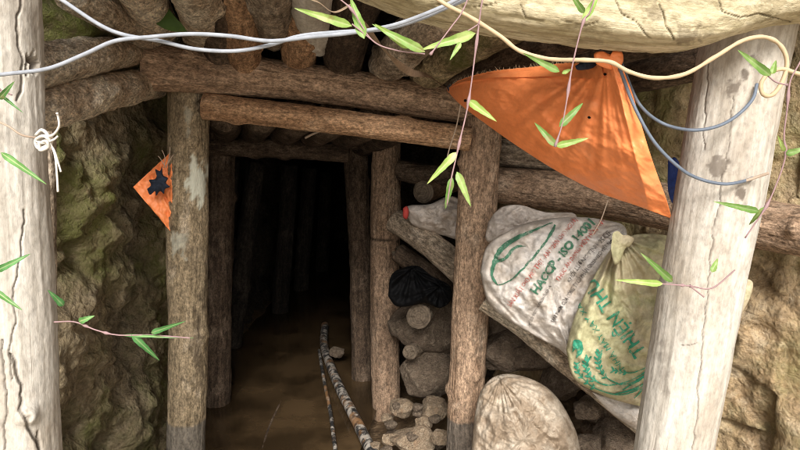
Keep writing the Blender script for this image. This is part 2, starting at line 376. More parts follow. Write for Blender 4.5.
def pillow(name, outline, Yf, front, back, mat, seed, label=None, cat=None, group=None, wr=.006, lump=.02, nr=64, na=260, feats=None, parent=None, puff=.55, gather=None, gamp=.007, crease=0.0):
    """a filled sack: outline (as seen), depth function, bulge to the front and back"""
    out = cr(outline+[outline[0]], na+1)[:-1]; c = out.mean(0); rnd = random.Random(seed); off = Vector((rnd.uniform(-9, 9), rnd.uniform(-9, 9), rnd.uniform(-9, 9)))
    base = P(c[0], c[1], Yf(*c)); V = []; D = []; idx = {}; Fc = []
    def pt(x, y, rr, side):
        p = P(x, y, Yf(x, y)); d = (p-CAM).normalized(); h = (max(0, 1-rr**2.4))**puff
        n1 = noise.fractal(p*9+off, .9, 2.1, 3); n2 = noise.fractal(p*34+off, .7, 2.2, 4); cz = noise.ridged_multi_fractal(p*16+off, 1, 2.1, 3, 1, 2)
        e = lump*n1*min(1, h*2) + wr*n2 + wr*1.3*(cz-.9)
        if crease:
            for kx, ky, kz, sx in ((.8, -.6, .3, 1.0), (.3, .9, -.5, 2.3)):
                al = p.x*kx + p.z*ky; ac = p.x*-ky + p.z*kx + p.y*kz
                q = abs(noise.noise(Vector((al*4.5+sx, ac*15, sx*7))+off)); e -= crease*max(0, 1-q/.14)*(.35+.65*abs(noise.noise(p*5+off*sx)*2))*min(1, h*2)
        dirt_and_shade = 0.0
        if side < 0:
            if gather is not None:
                for gx, gy, gr, ga in gather:
                    q = math.hypot(x-gx, y-gy)
                    if q < gr:
                        an = math.atan2(y-gy, x-gx); e += gamp*(1-q/gr)*(noise.noise(Vector((math.cos(an)*ga, math.sin(an)*ga, q*.01))+off)*2)
            if feats:
                for f in feats:
                    qq = math.hypot((x-f[0])/f[2], (y-f[1])/f[3]) + .7*noise.fractal(Vector((x*.06, y*.06, 2))+off, .8, 2, 4)
                    if qq < 1: dirt_and_shade = max(dirt_and_shade, min(1, (1-qq)*2)*f[4])
            return p - d*(front*h + e), dirt_and_shade
        return p + d*(back*h + e), dirt_and_shade
    for side in (-1, 1):
        v, dd = pt(c[0], c[1], 0, side); idx[(side, 0, 0)] = len(V); V.append(v); D.append(dd)
        for i in range(1, nr+1):
            rr = (i/nr)**.8
            if i == nr and side == 1:
                for j in range(na): idx[(1, nr, j)] = idx[(-1, nr, j)]
                continue
            for j in range(na):
                x, y = c + (out[j]-c)*rr; v, dd = pt(x, y, rr, side); idx[(side, i, j)] = len(V); V.append(v); D.append(dd)
        for j in range(na):
            k = (j+1) % na; t = (idx[(side, 0, 0)], idx[(side, 1, j)], idx[(side, 1, k)]); Fc.append(t if side < 0 else t[::-1])
            for i in range(1, nr):
                q = (idx[(side, i, j)], idx[(side, i+1, j)], idx[(side, i+1, k)], idx[(side, i, k)]); Fc.append(q if side < 0 else q[::-1])
    M4 = Matrix.Translation(base if parent is None else parent.location)
    o = mesh(name, V, Fc, mat, parent, M4, D)
    tag(o, label, cat, group); o_bvh = BVHTree.FromPolygons([tuple(v) for v in V], Fc)
    return o, o_bvh

def blob_rock(name, c, rad, mat, seed, label, group=None, sq=(1, 1, 1), sub=5, amp=.13, cat='stone'):
    bm = bmesh.new(); bmesh.ops.create_icosphere(bm, subdivisions=sub, radius=1); rnd = random.Random(seed)
    off = Vector((rnd.uniform(-90, 90), rnd.uniform(-90, 90), rnd.uniform(-90, 90))); rot = Quaternion((rnd.uniform(-1, 1), rnd.uniform(-1, 1), rnd.uniform(-1, 1)), rnd.uniform(0, 3)).normalized()
    pl = [Vector((rnd.gauss(0, 1), rnd.gauss(0, 1), rnd.gauss(0, 1))).normalized() for _ in range(15)]; pd = [rnd.uniform(.58, .86) for _ in pl]
    for v in bm.verts:
        d = v.co.normalized(); r = 1.0
        for n, k in zip(pl, pd):
            q = d.dot(n)
            if q > .05: r = min(r, k/q)
        r *= 1 + amp*.6*noise.fractal(d*1.6+off, .8, 2.1, 5) + .025*noise.fractal(d*9+off, .8, 2.1, 4)
        p = rot @ (d*r); v.co = Vector((p.x*sq[0], p.y*sq[1], p.z*sq[2]))*rad
    me = bpy.data.meshes.new(name); bm.to_mesh(me); bm.free(); me.shade_smooth(); me.materials.append(mat)
    o = bpy.data.objects.new(name, me); C.objects.link(o); o.location = c; return tag(o, label, cat, group)

# ------------------------------------------------------------------ setting
def bank(x, y):
    """soil bank along the right-hand side"""
    edge = np.interp(y, [0, 1.2, 2.0, 2.6, 3.3, 4.0, 9], [1.4, .75, .42, .36, .12, -.02, -.1])
    t = max(0, min(1, (x-edge)/.35)); t = t*t*(3-2*t)
    return t*np.interp(y, [0, 1.0, 1.8, 2.5, 3.2, 4, 9], [0, .15, .34, .36, .3, .15, .1])
def gz(x, y):
    n = .035*noise.fractal(Vector((x*2.2, y*2.2, 0)), .8, 2.1, 5)
    b = bank(x, y)
    lft = max(0, min(1, (-1.0-x)/.2))*.05
    dip = -.07*max(0, min(1, (y-2.0)/.3))*max(0, min(1, (x+1.3)/.15))*max(0, min(1, (.1-x)/.3))
    return n*(1+3*b) + b + lft + dip + b*.25*noise.fractal(Vector((x*7, y*7, 4)), .7, 2.1, 4)
def axis_vals(lo, hi, fine, ext):
    a = list(np.arange(lo, hi+1e-6, fine)); s = fine
    while a[-1] < ext: s *= 1.5; a.append(a[-1]+s)
    s = fine
    while a[0] > -ext: s *= 1.5; a.insert(0, a[0]-s)
    return a
xs = axis_vals(-1.8, 1.8, .025, 300); ys = axis_vals(1.0, 5, .025, 300)
gv = [(x, y, float(gz(x, y)) if abs(x) < 4 and -3 < y < 10 else 0.0) for y in ys for x in xs]; nx = len(xs)
gf = [(j*nx+i, j*nx+i+1, (j+1)*nx+i+1, (j+1)*nx+i) for j in range(len(ys)-1) for i in range(nx-1)]
tag(mesh('ground', gv, gf, M['mud']), kind='structure')
# standing water on the tunnel floor
wp = [(-.95, 2.2), (-.55, 2.25), (-.2, 2.75), (-.12, 3.3), (-.2, 4.2), (-.25, 6), (-.3, 8.8), (-1.2, 8.8), (-1.25, 5), (-1.15, 3)]
tag(mesh('water', [(x, y, .006) for x, y in wp], [tuple(range(len(wp)))], M['water'], smooth=False), kind='structure')

def wall(name, path, z0, z1, mat, amp, seed, flip, step=.02, crevice_shade=None, fr=2.6, nod=7.0, lumpy=.5, facet=.3, grit=.012):
    A = np.array(path, float); d = np.r_[0, np.cumsum(np.hypot(*np.diff(A, axis=0).T))]; n = int(d[-1]/step); t = np.linspace(0, d[-1], n)
    X = np.interp(t, d, A[:, 0]); Y = np.interp(t, d, A[:, 1])
    k = np.ones(9)/9; X[4:-4] = np.convolve(X, k, 'valid'); Y[4:-4] = np.convolve(Y, k, 'valid')
    zs = np.arange(z0, z1, step); V = []; D = []; off = Vector((seed*7.3, seed*3.1, 0))
    for i in range(n):
        a, b = max(0, i-1), min(n-1, i+1); tx, ty = X[b]-X[a], Y[b]-Y[a]; l = math.hypot(tx, ty); nn = Vector((ty/l, -tx/l, 0))*(1 if not flip else -1)
        for z in zs:
            p = Vector((X[i], Y[i], z)); q = p*fr+off
            h = amp*(noise.fractal(q, .85, 2.05, 7) + .55*noise.ridged_multi_fractal(q*1.3, .9, 2.1, 5, 1, 2)-.6)
            st = noise.cell(Vector((p.x*5+.6*noise.noise(p*6), p.y*5, p.z*6+.8*noise.noise(p*4))))*.03
            vd = noise.voronoi(p*nod + Vector((noise.noise(p*9), noise.noise(p*9+off), 0))*.5)[0]
            h += st*facet + amp*.3*noise.fractal(p*11+off, .8, 2.1, 5) + amp*lumpy*(.45-vd[0]) + grit*noise.turbulence(p*24+off, 4, True)
            V.append(p+nn*h); D.append(max(0, min(.7, -h/amp*.35-.12)) if crevice_shade is None else crevice_shade(p, h/amp))  # hollows of the wall are painted darker, like occlusion shade
    m = len(zs); Fc = []
    for i in range(n-1):
        for j in range(m-1):
            q = (i*m+j, (i+1)*m+j, (i+1)*m+j+1, i*m+j+1); Fc.append(q if not flip else q[::-1])
    return tag(mesh(name, V, Fc, mat, None, None, D), kind='structure')
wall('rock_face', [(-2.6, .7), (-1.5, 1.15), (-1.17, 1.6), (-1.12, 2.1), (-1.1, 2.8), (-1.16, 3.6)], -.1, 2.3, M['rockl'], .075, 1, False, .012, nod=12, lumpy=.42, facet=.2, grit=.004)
wall('rock_face', [(2.8, .7), (1.65, 1.45), (1.28, 2.0), (.95, 2.45), (.62, 2.9), (.35, 3.4)], -.1, 2.3, M['rockr'], .034, 2, True, .013, nod=3.2, lumpy=.5, facet=.7, grit=.003, crevice_shade=lambda p, h: max(0, min(.35, -h*.3-.2)))
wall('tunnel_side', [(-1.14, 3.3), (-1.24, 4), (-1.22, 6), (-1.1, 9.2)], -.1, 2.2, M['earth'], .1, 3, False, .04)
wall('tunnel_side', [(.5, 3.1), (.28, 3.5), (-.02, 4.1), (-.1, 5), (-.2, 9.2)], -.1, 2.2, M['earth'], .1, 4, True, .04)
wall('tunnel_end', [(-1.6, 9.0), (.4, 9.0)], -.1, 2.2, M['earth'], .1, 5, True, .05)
def sheet(name, x0, x1, y0, y1, step, zf, mat):
    xs = np.arange(x0, x1+step/2, step); ys = np.arange(y0, y1+step/2, step); nx = len(xs)
    V = [(x, y, zf(x, y)) for y in ys for x in xs]
    Fc = [(j*nx+i, (j+1)*nx+i, (j+1)*nx+i+1, j*nx+i+1) for j in range(len(ys)-1) for i in range(nx-1)]
    return tag(mesh(name, V, Fc, mat), kind='structure')
sheet('tunnel_roof', -2.0, 2.0, 1.3, 9.3, .05, lambda x, y: float(np.interp(y, [1.3, 2.6, 3.2, 9.3], [2.16, 2.06, 1.95, 1.85])) + .07*noise.fractal(Vector((x*4, y*4, 9)), .8, 2, 5), M['earth'])
# hillside above and around the opening
def hz(x, y):
    ax = abs(x-.1); e = max(0, min(1, (ax-1.3)/.6)); y0 = 1.35 - .5*e
    t = max(0, min(1, (y-y0)/(.25+.8*e))); t = t*t*(3-2*t)
    return -.15 + t*2.45 + max(0, y-1.4)*.55 + .25*noise.fractal(Vector((x*.8, y*.8, 2)), .8, 2.1, 6)*t - max(0, ax-3)*.06*t
hx = axis_vals(-3, 3, .1, 60); hy = [y for y in axis_vals(.6, 4, .08, 60) if y > .5]; nx = len(hx); hv = []; hf = []
for y in hy:
    for x in hx: hv.append((x, y, max(hz(x, y), 2.3) if (-2 < x < 2.2 and y >= 1.3) else hz(x, y)))
for j in range(len(hy)-1):
    for i in range(nx-1):
        cx, cy = (hx[i]+hx[i+1])/2, (hy[j]+hy[j+1])/2
        if -1.7 < cx < 1.9 and cy < 1.42: continue
        hf.append((j*nx+i, j*nx+i+1, (j+1)*nx+i+1, (j+1)*nx+i))
tag(mesh('hillside', hv, hf, M['grassy']), kind='structure')

# ------------------------------------------------------------------ outer posts and beam
def extend(a, b, z0, z1):
    """run the line a-b from height z0 to z1"""
    d = b-a; f = lambda z: a + d*((z-a.z)/d.z)
    return f(z0), f(z1)
LPa, LPb = extend(P(-8, 0, 1.36), P(14, 450, 1.33), -.1, 2.05)
LPm = (LPa+LPb)/2
log('timber_post', [LPa, LPm+Vector((.004, 0, 0)), LPb], [.099, .094, .09], M['pale'],
    'thick pale debarked timber post at the left edge, white string knotted round it', 'post', seed=1, ns=260, nl=640, rough=.016, lump=.06, knots=3, fiber=.014,
    feats=[('crack', [(24, 210), (22, 250), (14, 290), (16, 320), (10, 345), (12, 380)], 1.1, .006, .6), ('crack', [(10, 355), (22, 385), (20, 410), (30, 430), (42, 450), (44, 470)], 2.2, .010, .7),
           ('crack', [(38, 432), (42, 470)], 1.5, .008), ('crack', [(22, -5), (17, 30), (23, 60), (22, 90), (17, 100)], 1.6, .007, .6), ('crack', [(27, 55), (27, 75)], 1.5, .01),
           ('blob', 33.5, 63, 4.5, 13, 1.0, .02), ('blob', 12, 50, 9, 45, .18), ('blob', 30, 20, 5, 30, .2), ('blob', 10, 130, 14, 20, .14), ('crack', [(2, 340), (6, 400), (3, 450)], 1.2, .006)])
RPa, RPb = extend(P(675, 450, 1.36), P(742, 60, 1.44), -.05, 1.82)
log('timber_post', [RPa, (RPa+RPb)/2+Vector((-.004, 0, 0)), RPb], [.079, .086, .1], M['pale'],
    'long pale leaning timber post with a thin vertical crack, in front of the yellow sack', 'post', seed=2, ns=260, nl=640, rough=.014, lump=.055, fiber=.014,
    feats=[('crack', [(733, 95), (727, 160), (720, 190), (711, 250), (708, 300), (704, 330), (699, 380), (694, 450)], .8, .004), ('crack', [(708, 60), (704, 110), (703, 150)], .7, .003), ('blob', 664, 366, 6, 32, .34),
           ('blob', 736, 88, 9, 9, .75), ('blob', 745, 73, 5, 7, .8), ('blob', 718, 168, 10, 14, .72), ('blob', 741, 192, 5, 9, .85), ('blob', 752, 60, 4, 10, .7), ('blob', 735, 150, 16, 30, .16), ('blob', 757, 80, 5, 22, .35), ('crack', [(680, 345), (690, 345), (698, 343)], .6, .001)])
log('front_beam', [P(250, -110, 1.3), P(400, -48, 1.28), P(520, -22, 1.26), P(620, -6, 1.26), P(700, -2, 1.27), P(780, -18, 1.3), P(900, -30, 1.36)], [.11, .112, .104, .099, .093, .088, .095], M['paleb'],
    'thick pale yellowish trunk laid as a beam across the top right', 'beam', seed=3, ns=260, nl=640, rough=.03, lump=.10, fiber=.022, sqr=.85,
    feats=[('crack', [(716, -5), (722, 12), (742, 18), (760, 14), (790, 22)], 0.72, .0064, .28), ('crack', [(660, 5), (665, 25), (674, 40)], 0.85, .0056, .28), ('crack', [(700, 48), (728, 40), (760, 32)], 0.91, .0064, .28), ('blob', 690, 36, 16, 12, .55),
           ('crack', [(520, 5), (527, 18), (545, 22)], 0.78, .0048, .28), ('crack', [(615, 2), (622, 14), (634, 22), (650, 38)], 0.72, .0048, .28), ('crack', [(560, 20), (585, 26), (600, 22)], 0.65, .004, .28), ('crack', [(430, 4), (470, 8), (500, 3)], 0.65, .004, .28), ('blob', 655, 12, 7, 14, .4), ('blob', 590, 40, 24, 5, .3)])

# ------------------------------------------------------------------ first (inner) frame
a, b = extend(P(184, 450, 2.36), P(189, 84, 2.40), -.1, 1.68)
log('timber_post', [a, a+(b-a)*.4+Vector((.012, 0, 0)), a+(b-a)*.7, b], [.075, .075, .078, .075], M['barkgreen'], 'olive brown round post left of the tunnel mouth, grey with mud at its foot', 'post', seed=4, ns=72, nl=220, rough=.035, lump=.07, knots=4, fiber=.015,
    feats=[('blob', 197, 345, 7, 44, .6), ('blob', 206, 300, 5, 18, .5), ('blob', 190, 250, 9, 30, .3), ('peel', 197, 180, 11, 22, .8), ('peel', 180, 245, 8, 14, .45), ('peel', 188, 120, 5, 12, .4), ('crack', [(199, 320), (197, 370)], 1.2, .004)])
a, b = extend(P(464, 450, 2.34), P(482, 128, 2.42), -.1, 1.58)
log('timber_post', [a, a+(b-a)*.5+Vector((-.006, 0, 0)), b], [.066, .072, .078], M['barkwet'], 'brown post between the tunnel mouth and the white sack', 'post', seed=5, ns=72, nl=220, rough=.04, lump=.07, knots=4)
log('cap_beam', [P(147, 67, 2.28), P(250, 76, 2.37), P(360, 90, 2.41), P(500, 112, 2.43)], [.082, .076, .069, .062], M['bark'], 'long brown log lying on the two posts over the tunnel mouth, upper of two', 'beam', seed=6, ns=64, nl=240, rough=.04, lump=.07, knots=3, ends=(M['enddark'], None))
log('cap_beam', [P(204, 106, 2.34), P(300, 117, 2.33), P(380, 127, 2.33), P(470, 139, 2.36)], [.049, .047, .046, .045], M['barkred'], 'thinner reddish brown log right below the long cap log over the mouth', 'beam', seed=7, ns=56, nl=220, rough=.04, lump=.06, knots=2, ends=(M['end'], None))

# ------------------------------------------------------------------ roof logs: rest on the cap and run forward overhead
roof = [  # bottom end px, upper px (y=-40-ish), Y0, Y1, radius, material, label
    ((246, 66), (236, -30), 2.42, 1.75, .064, 'barkred', 'stubby reddish roof log with a ragged end hanging over the cap log'),
    ((273, 34), (262, -45), 2.30, 1.5, .062, 'barkgrey', 'grey roof log in the upper layer above the ragged stub'),
    ((299, 62), (302, -40), 2.44, 1.8, .068, 'barkred', 'short split red-brown roof log squeezed under the pale roof log'),
    ((317, 40), (318, -50), 2.32, 1.5, .06, 'pale', 'pale barkless roof log above the tunnel mouth'),
    ((343, 64), (372, -40), 2.44, 1.8, .08, 'barkdark', 'fat dark roof log right of the split one'),
    ((386, 66), (505, -42), 2.44, 1.45, .074, 'barkgrey', 'broad grey roof log slanting up to the right behind the hanging leaves'),
    ((424, 76), (590, -18), 2.44, 1.5, .062, 'barkmoss', 'mossy roof log slanting up to the right, next to the broad grey one'),
    ((455, 84), (650, 4), 2.46, 1.6, .06, 'barkdark', 'dark roof log just above the left corner of the orange tarp'),
    ((500, 88), (700, 20), 2.5, 1.7, .065, 'barkdark', 'dark roof log hidden behind the orange tarp'),
    ((540, 96), (780, 40), 2.52, 1.75, .065, 'barkdark', 'dark roof log farthest to the right under the pale beam'),
    ((202, 34), (184, -45), 2.36, 1.5, .072, 'barkmud', 'muddy brown roof log left of the grey one, in front of the green leaf sheet'),
    ((222, 66), (206, -35), 2.46, 1.7, .06, 'barkdark', 'dark roof log half hidden between the muddy one and the stub'),
    ((168, 36), (128, -45), 2.5, 1.6, .07, 'barkmud', 'rough muddy roof log at the left end of the cap log'),
]
for i, (p0, p1, y0, y1, r, mk, lab) in enumerate(roof):
    A, B = P(*p0, y0), P(*p1, y1); mid = (A+B)/2 + Vector((random.uniform(-.02, .02), 0, random.uniform(-.01, .02)))
    log('roof_log', [A, mid, B], [r*.97, r, r*1.05], M[mk], lab, 'log', 'roof logs over the entrance', seed=20+i, ns=48, nl=110, rough=.06, lump=.1, knots=3, ends=(M['end' if mk in ('pale', 'barkgrey') else 'enddark'], None))
# roof logs between the first and the second frame, seen from below in the dark
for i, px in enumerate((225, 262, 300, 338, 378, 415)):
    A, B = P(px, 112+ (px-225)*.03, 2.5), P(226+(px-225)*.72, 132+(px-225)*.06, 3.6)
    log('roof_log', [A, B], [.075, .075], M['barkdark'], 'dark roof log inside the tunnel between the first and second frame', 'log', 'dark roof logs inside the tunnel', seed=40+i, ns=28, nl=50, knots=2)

# left side logs
log('side_log', [P(20, 68, 1.52), P(75, 58, 1.75), P(110, 54, 2.0), P(147, 50, 2.5)], [.058, .056, .052, .048], M['barkmud'], 'upper muddy log running from the left post back to the cap log', 'log', seed=60, ns=64, nl=160, rough=.10, lump=.2)
log('side_log', [P(15, 112, 1.5), P(70, 101, 1.72), P(110, 90, 2.0), P(156, 84, 2.5)], [.052, .055, .058, .056], M['barkmud'], 'lower wavy muddy log running from the left post back to the cap log', 'log', seed=61, ns=64, nl=160, rough=.12, lump=.24, ends=(None, M['end']))
log('side_log', [P(70, -8, 1.7), P(112, 16, 1.95), P(152, 40, 2.3)], [.05, .052, .048], M['barkmud'], 'short rough log slanting down behind the crossing cables at upper left', 'log', seed=62, ns=48, nl=100, rough=.09, lump=.12)
blob_rock('rock', P(64, 22, 1.95), .15, M['mossrock'], 3, 'green mossy rock above the muddy logs beside the left post', sq=(1.1, .9, .62), cat='rock')
blob_rock('rock', P(120, -4, 2.1), .16, M['mossrock'], 5, 'mossy brown rock at the top behind the crossing cables', sq=(1.0, .9, .7), cat='rock')
a, b = extend(P(47, 400, 1.75), P(46, 130, 1.78), -.05, 1.55)
log('timber_post', [a, b], [.028, .026], M['barkgrey'], 'thin grey pole hidden in the gap right behind the left post', 'post', seed=63, ns=28, nl=90)

# ------------------------------------------------------------------ second frame and the dark timbers behind
def vpost(p0, p1, Y, r, mk, lab, seed, z0=-.08, z1=None, **kw):
    a, b = P(*p0, Y), P(*p1, Y); a2, _ = extend(a, b, z0, 1.0)
    return log('timber_post', [a2, (a2+b)/2+Vector((random.uniform(-.012, .012), 0, 0)), b], [r, r*.98, r*.95], M[mk], lab, 'post', seed=seed, ns=48, nl=130, rough=.05, lump=.1, knots=3, **kw)
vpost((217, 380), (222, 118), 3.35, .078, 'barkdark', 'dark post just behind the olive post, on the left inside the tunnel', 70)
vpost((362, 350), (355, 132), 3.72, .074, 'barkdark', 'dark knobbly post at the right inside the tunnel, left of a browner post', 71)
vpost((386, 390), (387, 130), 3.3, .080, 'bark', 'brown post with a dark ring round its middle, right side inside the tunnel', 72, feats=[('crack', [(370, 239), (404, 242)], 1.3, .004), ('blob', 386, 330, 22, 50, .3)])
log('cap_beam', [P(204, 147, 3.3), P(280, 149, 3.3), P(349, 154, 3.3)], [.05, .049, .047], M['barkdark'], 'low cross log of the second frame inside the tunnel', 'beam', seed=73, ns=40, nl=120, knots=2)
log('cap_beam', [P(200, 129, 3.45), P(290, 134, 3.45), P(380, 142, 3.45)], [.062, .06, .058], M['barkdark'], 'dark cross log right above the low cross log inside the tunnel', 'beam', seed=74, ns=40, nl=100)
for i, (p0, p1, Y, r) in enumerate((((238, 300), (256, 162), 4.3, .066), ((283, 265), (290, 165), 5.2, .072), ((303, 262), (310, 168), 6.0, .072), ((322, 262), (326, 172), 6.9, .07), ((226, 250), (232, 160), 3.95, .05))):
    vpost(p0, p1, Y, r, 'barkshade', ['grey leaning pole deep in the tunnel, nearest of the dim ones along the left', 'second dim pole deep along the left of the tunnel', 'third dim pole deep along the left of the tunnel', 'farthest dim pole in the dark of the tunnel', 'dark thin pole squeezed behind the dark left post'][i], 75+i)
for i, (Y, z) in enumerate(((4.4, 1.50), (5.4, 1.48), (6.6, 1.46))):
    log('cap_beam', [Vector((-1.25, Y, z)), Vector((-.1, Y, z-.02))], [.06, .06], M['barkshade'], ['third dark cross log inside the tunnel', 'fourth dark cross log inside the tunnel', 'fifth and farthest cross log inside the tunnel'][i], 'beam', seed=85+i, ns=28, nl=60)
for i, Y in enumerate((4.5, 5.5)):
    log('timber_post', [Vector((-.22, Y, -.05)), Vector((-.24, Y, 1.45))], [.07, .068], M['barkshade'], ['dark post on the right inside the tunnel behind the knobbly one', 'farther dark post on the right deep inside the tunnel'][i], 'post', seed=88+i, ns=28, nl=60)

# ------------------------------------------------------------------ right side lagging
log('side_log', [P(488, 184, 2.52), P(560, 192, 2.4), P(660, 206, 2.16), P(770, 226, 1.93), P(850, 240, 1.75)], [.074, .078, .08, .08, .078], M['bark'], 'long round brown log running right below the orange tarp, behind the leaning post', 'log', seed=90, ns=56, nl=200, rough=.045, lump=.08, knots=3)
log('side_log', [P(478, 150, 2.58), P(560, 158, 2.5), P(700, 176, 2.4)], [.06, .06, .06], M['barkgrey'], 'brown log behind the lower edge of the orange tarp', 'log', seed=91, ns=44, nl=110, lump=.12)
log('side_log', [P(484, 302, 2.12), P(515, 323, 2.1), P(560, 358, 2.02), P(640, 418, 1.9), P(700, 468, 1.85)], [.03, .035, .04, .05, .05], M['barkmud'], 'pale crooked branch slanting down under the two sacks', 'branch', seed=92, ns=44, nl=130, lump=.16, rough=.06)
log('side_log', [P(423, 192, 2.85), P(440, 186, 3.1), P(470, 178, 3.4)], [.052, .054, .054], M['bark'], 'log with round cut end showing just above the small white sack', 'log', seed=93, ns=44, nl=60, ends=(M['end'], None))
log('side_log', [P(400, 170, 3.1), P(430, 176, 3.0), P(458, 172, 2.95)], [.05, .055, .05], M['barkdark'], 'dark log lying above the round cut end', 'log', seed=94, ns=36, nl=60, lump=.14)
log('side_log', [P(395, 220, 2.92), P(425, 240, 2.8), P(462, 272, 2.7)], [.06, .062, .066], M['barkgrey'], 'thick grey log slanting down under the small white sack', 'log', seed=95, ns=44, nl=80, lump=.12)
log('side_log', [P(398, 252, 3.0), P(425, 272, 2.95), P(458, 296, 2.9)], [.05, .05, .05], M['barkdark'], 'dark log slanting down just above the black cloth', 'log', seed=96, ns=36, nl=70, lump=.16, ends=(M['end'], None))
log('side_log', [P(419, 316, 2.78), P(432, 304, 3.1), P(440, 298, 3.35)], [.058, .056, .056], M['barkgrey'], 'log end poking out under the black cloth', 'log', seed=97, ns=44, nl=60, lump=.15, ends=(M['end'], None))
log('side_log', [P(410, 352, 2.9), P(424, 346, 3.2)], [.036, .036], M['barkgrey'], 'small round stick end low beside the browner tunnel post', 'log', seed=98, ns=36, nl=40, ends=(M['end'], None))
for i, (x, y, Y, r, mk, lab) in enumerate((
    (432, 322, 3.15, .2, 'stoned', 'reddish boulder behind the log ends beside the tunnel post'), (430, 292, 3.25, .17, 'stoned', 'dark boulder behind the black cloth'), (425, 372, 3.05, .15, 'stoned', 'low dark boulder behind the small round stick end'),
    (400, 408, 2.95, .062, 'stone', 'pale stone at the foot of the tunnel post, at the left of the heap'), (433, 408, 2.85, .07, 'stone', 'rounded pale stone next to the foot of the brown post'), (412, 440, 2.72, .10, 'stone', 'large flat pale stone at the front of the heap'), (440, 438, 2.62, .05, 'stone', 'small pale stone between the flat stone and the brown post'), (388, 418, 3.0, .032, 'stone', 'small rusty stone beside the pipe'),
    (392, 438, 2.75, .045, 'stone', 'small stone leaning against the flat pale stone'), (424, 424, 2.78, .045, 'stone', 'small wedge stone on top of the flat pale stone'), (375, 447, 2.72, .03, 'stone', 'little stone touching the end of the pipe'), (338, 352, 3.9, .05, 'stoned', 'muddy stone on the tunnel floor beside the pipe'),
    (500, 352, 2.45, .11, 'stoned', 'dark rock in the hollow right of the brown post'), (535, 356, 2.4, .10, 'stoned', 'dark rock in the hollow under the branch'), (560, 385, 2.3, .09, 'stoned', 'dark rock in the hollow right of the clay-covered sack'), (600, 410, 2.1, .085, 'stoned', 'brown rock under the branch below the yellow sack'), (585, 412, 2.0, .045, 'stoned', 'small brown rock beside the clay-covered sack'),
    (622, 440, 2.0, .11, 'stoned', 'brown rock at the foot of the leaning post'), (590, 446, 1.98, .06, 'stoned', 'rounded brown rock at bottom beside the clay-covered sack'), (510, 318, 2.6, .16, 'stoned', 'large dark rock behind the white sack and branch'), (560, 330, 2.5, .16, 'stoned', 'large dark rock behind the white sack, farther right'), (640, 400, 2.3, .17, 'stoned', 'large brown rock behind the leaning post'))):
    blob_rock('stone' if mk == 'stone' else 'rock', P(x, y, Y), r, M[mk], 100+i, lab, 'stones and rocks on the right-hand bank', sq=(1.15, .95, .85), cat='stone' if mk == 'stone' else 'rock')

rr = random.Random(77)
for i in range(34):
    if i < 14: x, y, Y, r = rr.uniform(384, 448), rr.uniform(402, 452), rr.uniform(2.65, 2.95), rr.uniform(.012, .034)
    else: x, y, Y, r = rr.uniform(486, 640), rr.uniform(345, 450), rr.uniform(2.1, 2.45), rr.uniform(.018, .045)
    q = P(x, y, Y); q.z = max(q.z, float(gz(q.x, q.y))+r*.3)
    blob_rock('stone', q, r, M['stoned'], 300+i, 'small rubble stone lying among the larger stones of the bank', 'small rubble on the right-hand bank', sq=(1.2, 1, .75), sub=3)

# ------------------------------------------------------------------ sacks and their print
def yw(x, y): return 1.98 - (x-480)*.0006 + (300-y)*.0006
sackw, bvw = pillow('sack', [(480, 272), (486, 248), (503, 234), (530, 222), (570, 217), (605, 220), (626, 229), (622, 262), (607, 300), (588, 330), (577, 352), (573, 361), (560, 350), (535, 336), (508, 320), (488, 302)], yw, .105, .12, M['white'], 11,
    'dirty white woven sack printed with red, green and black lines', 'sack', 'sacks stacked on the right side', wr=.0065, lump=.03, puff=.42, feats=[(500, 250, 40, 26, .45), (560, 225, 60, 10, .3), (486, 285, 16, 30, .3), (550, 330, 40, 16, .15)], gather=[(575, 365, 170, 7), (630, 224, 60, 6)], gamp=.02, crease=.011)
def yy(x, y): return 1.74 + (400-y)*.0003
sacky, bvy = pillow('sack', [(566, 350), (574, 318), (592, 280), (610, 250), (620, 240), (640, 234), (668, 236), (700, 250), (728, 272), (742, 300), (734, 340), (712, 372), (690, 398), (660, 408), (630, 404), (600, 394), (574, 378)], yy, .10, .12, M['yellow'], 12,
    'yellowish woven rice sack with green lettering and rice ears, leaning behind the pale post', 'sack', 'sacks stacked on the right side', wr=.007, lump=.038, puff=.42, feats=[(640, 275, 30, 30, .55), (655, 330, 30, 30, .35), (600, 300, 12, 20, .2)], gather=[(618, 236, 180, 7)], gamp=.024, crease=.010)
pillow('neck', [(612, 239), (613, 233), (618, 231), (623, 235), (628, 235), (634, 239), (630, 246), (625, 249), (620, 262), (614, 264), (611, 250)], lambda x, y: 1.66, .012, .03, M['yellow'], 13, parent=sacky, nr=14, na=60, wr=.004, lump=.01)
pillow('corner', [(735, 296), (745, 280), (753, 283), (750, 298), (742, 312), (735, 318)], lambda x, y: 1.70, .012, .012, M['yellow'], 14, parent=sacky, nr=14, na=60, wr=.004, lump=.01)
sackc, bvc = pillow('sack', [(470, 480), (473, 430), (479, 396), (492, 378), (512, 374), (538, 382), (556, 396), (570, 418), (579, 442), (582, 480), (560, 505), (520, 515), (485, 505)], lambda x, y: 1.95 - (y-375)*.0006, .13, .16, M['clay'], 15,
    'round sack caked in pale clay standing at the bottom beside the brown post', 'sack', 'sacks stacked on the right side', wr=.011, lump=.03, feats=[(530, 440, 26, 26, .5), (515, 385, 26, 8, .35), (490, 430, 12, 30, .4), (560, 450, 10, 30, .35)], gather=[(500, 378, 150, 9), (575, 470, 90, 6)], gamp=.008, crease=.010)
pillow('sack', [(488, 222), (500, 208), (520, 205), (545, 212), (575, 214), (570, 232), (530, 240), (500, 244), (486, 240)], lambda x, y: 2.2, .06, .08, M['greysack'], 16, 'grey crumpled sack peeping out behind the top of the white sack', 'sack', 'sacks stacked on the right side', nr=24, na=100, wr=.014, lump=.03)
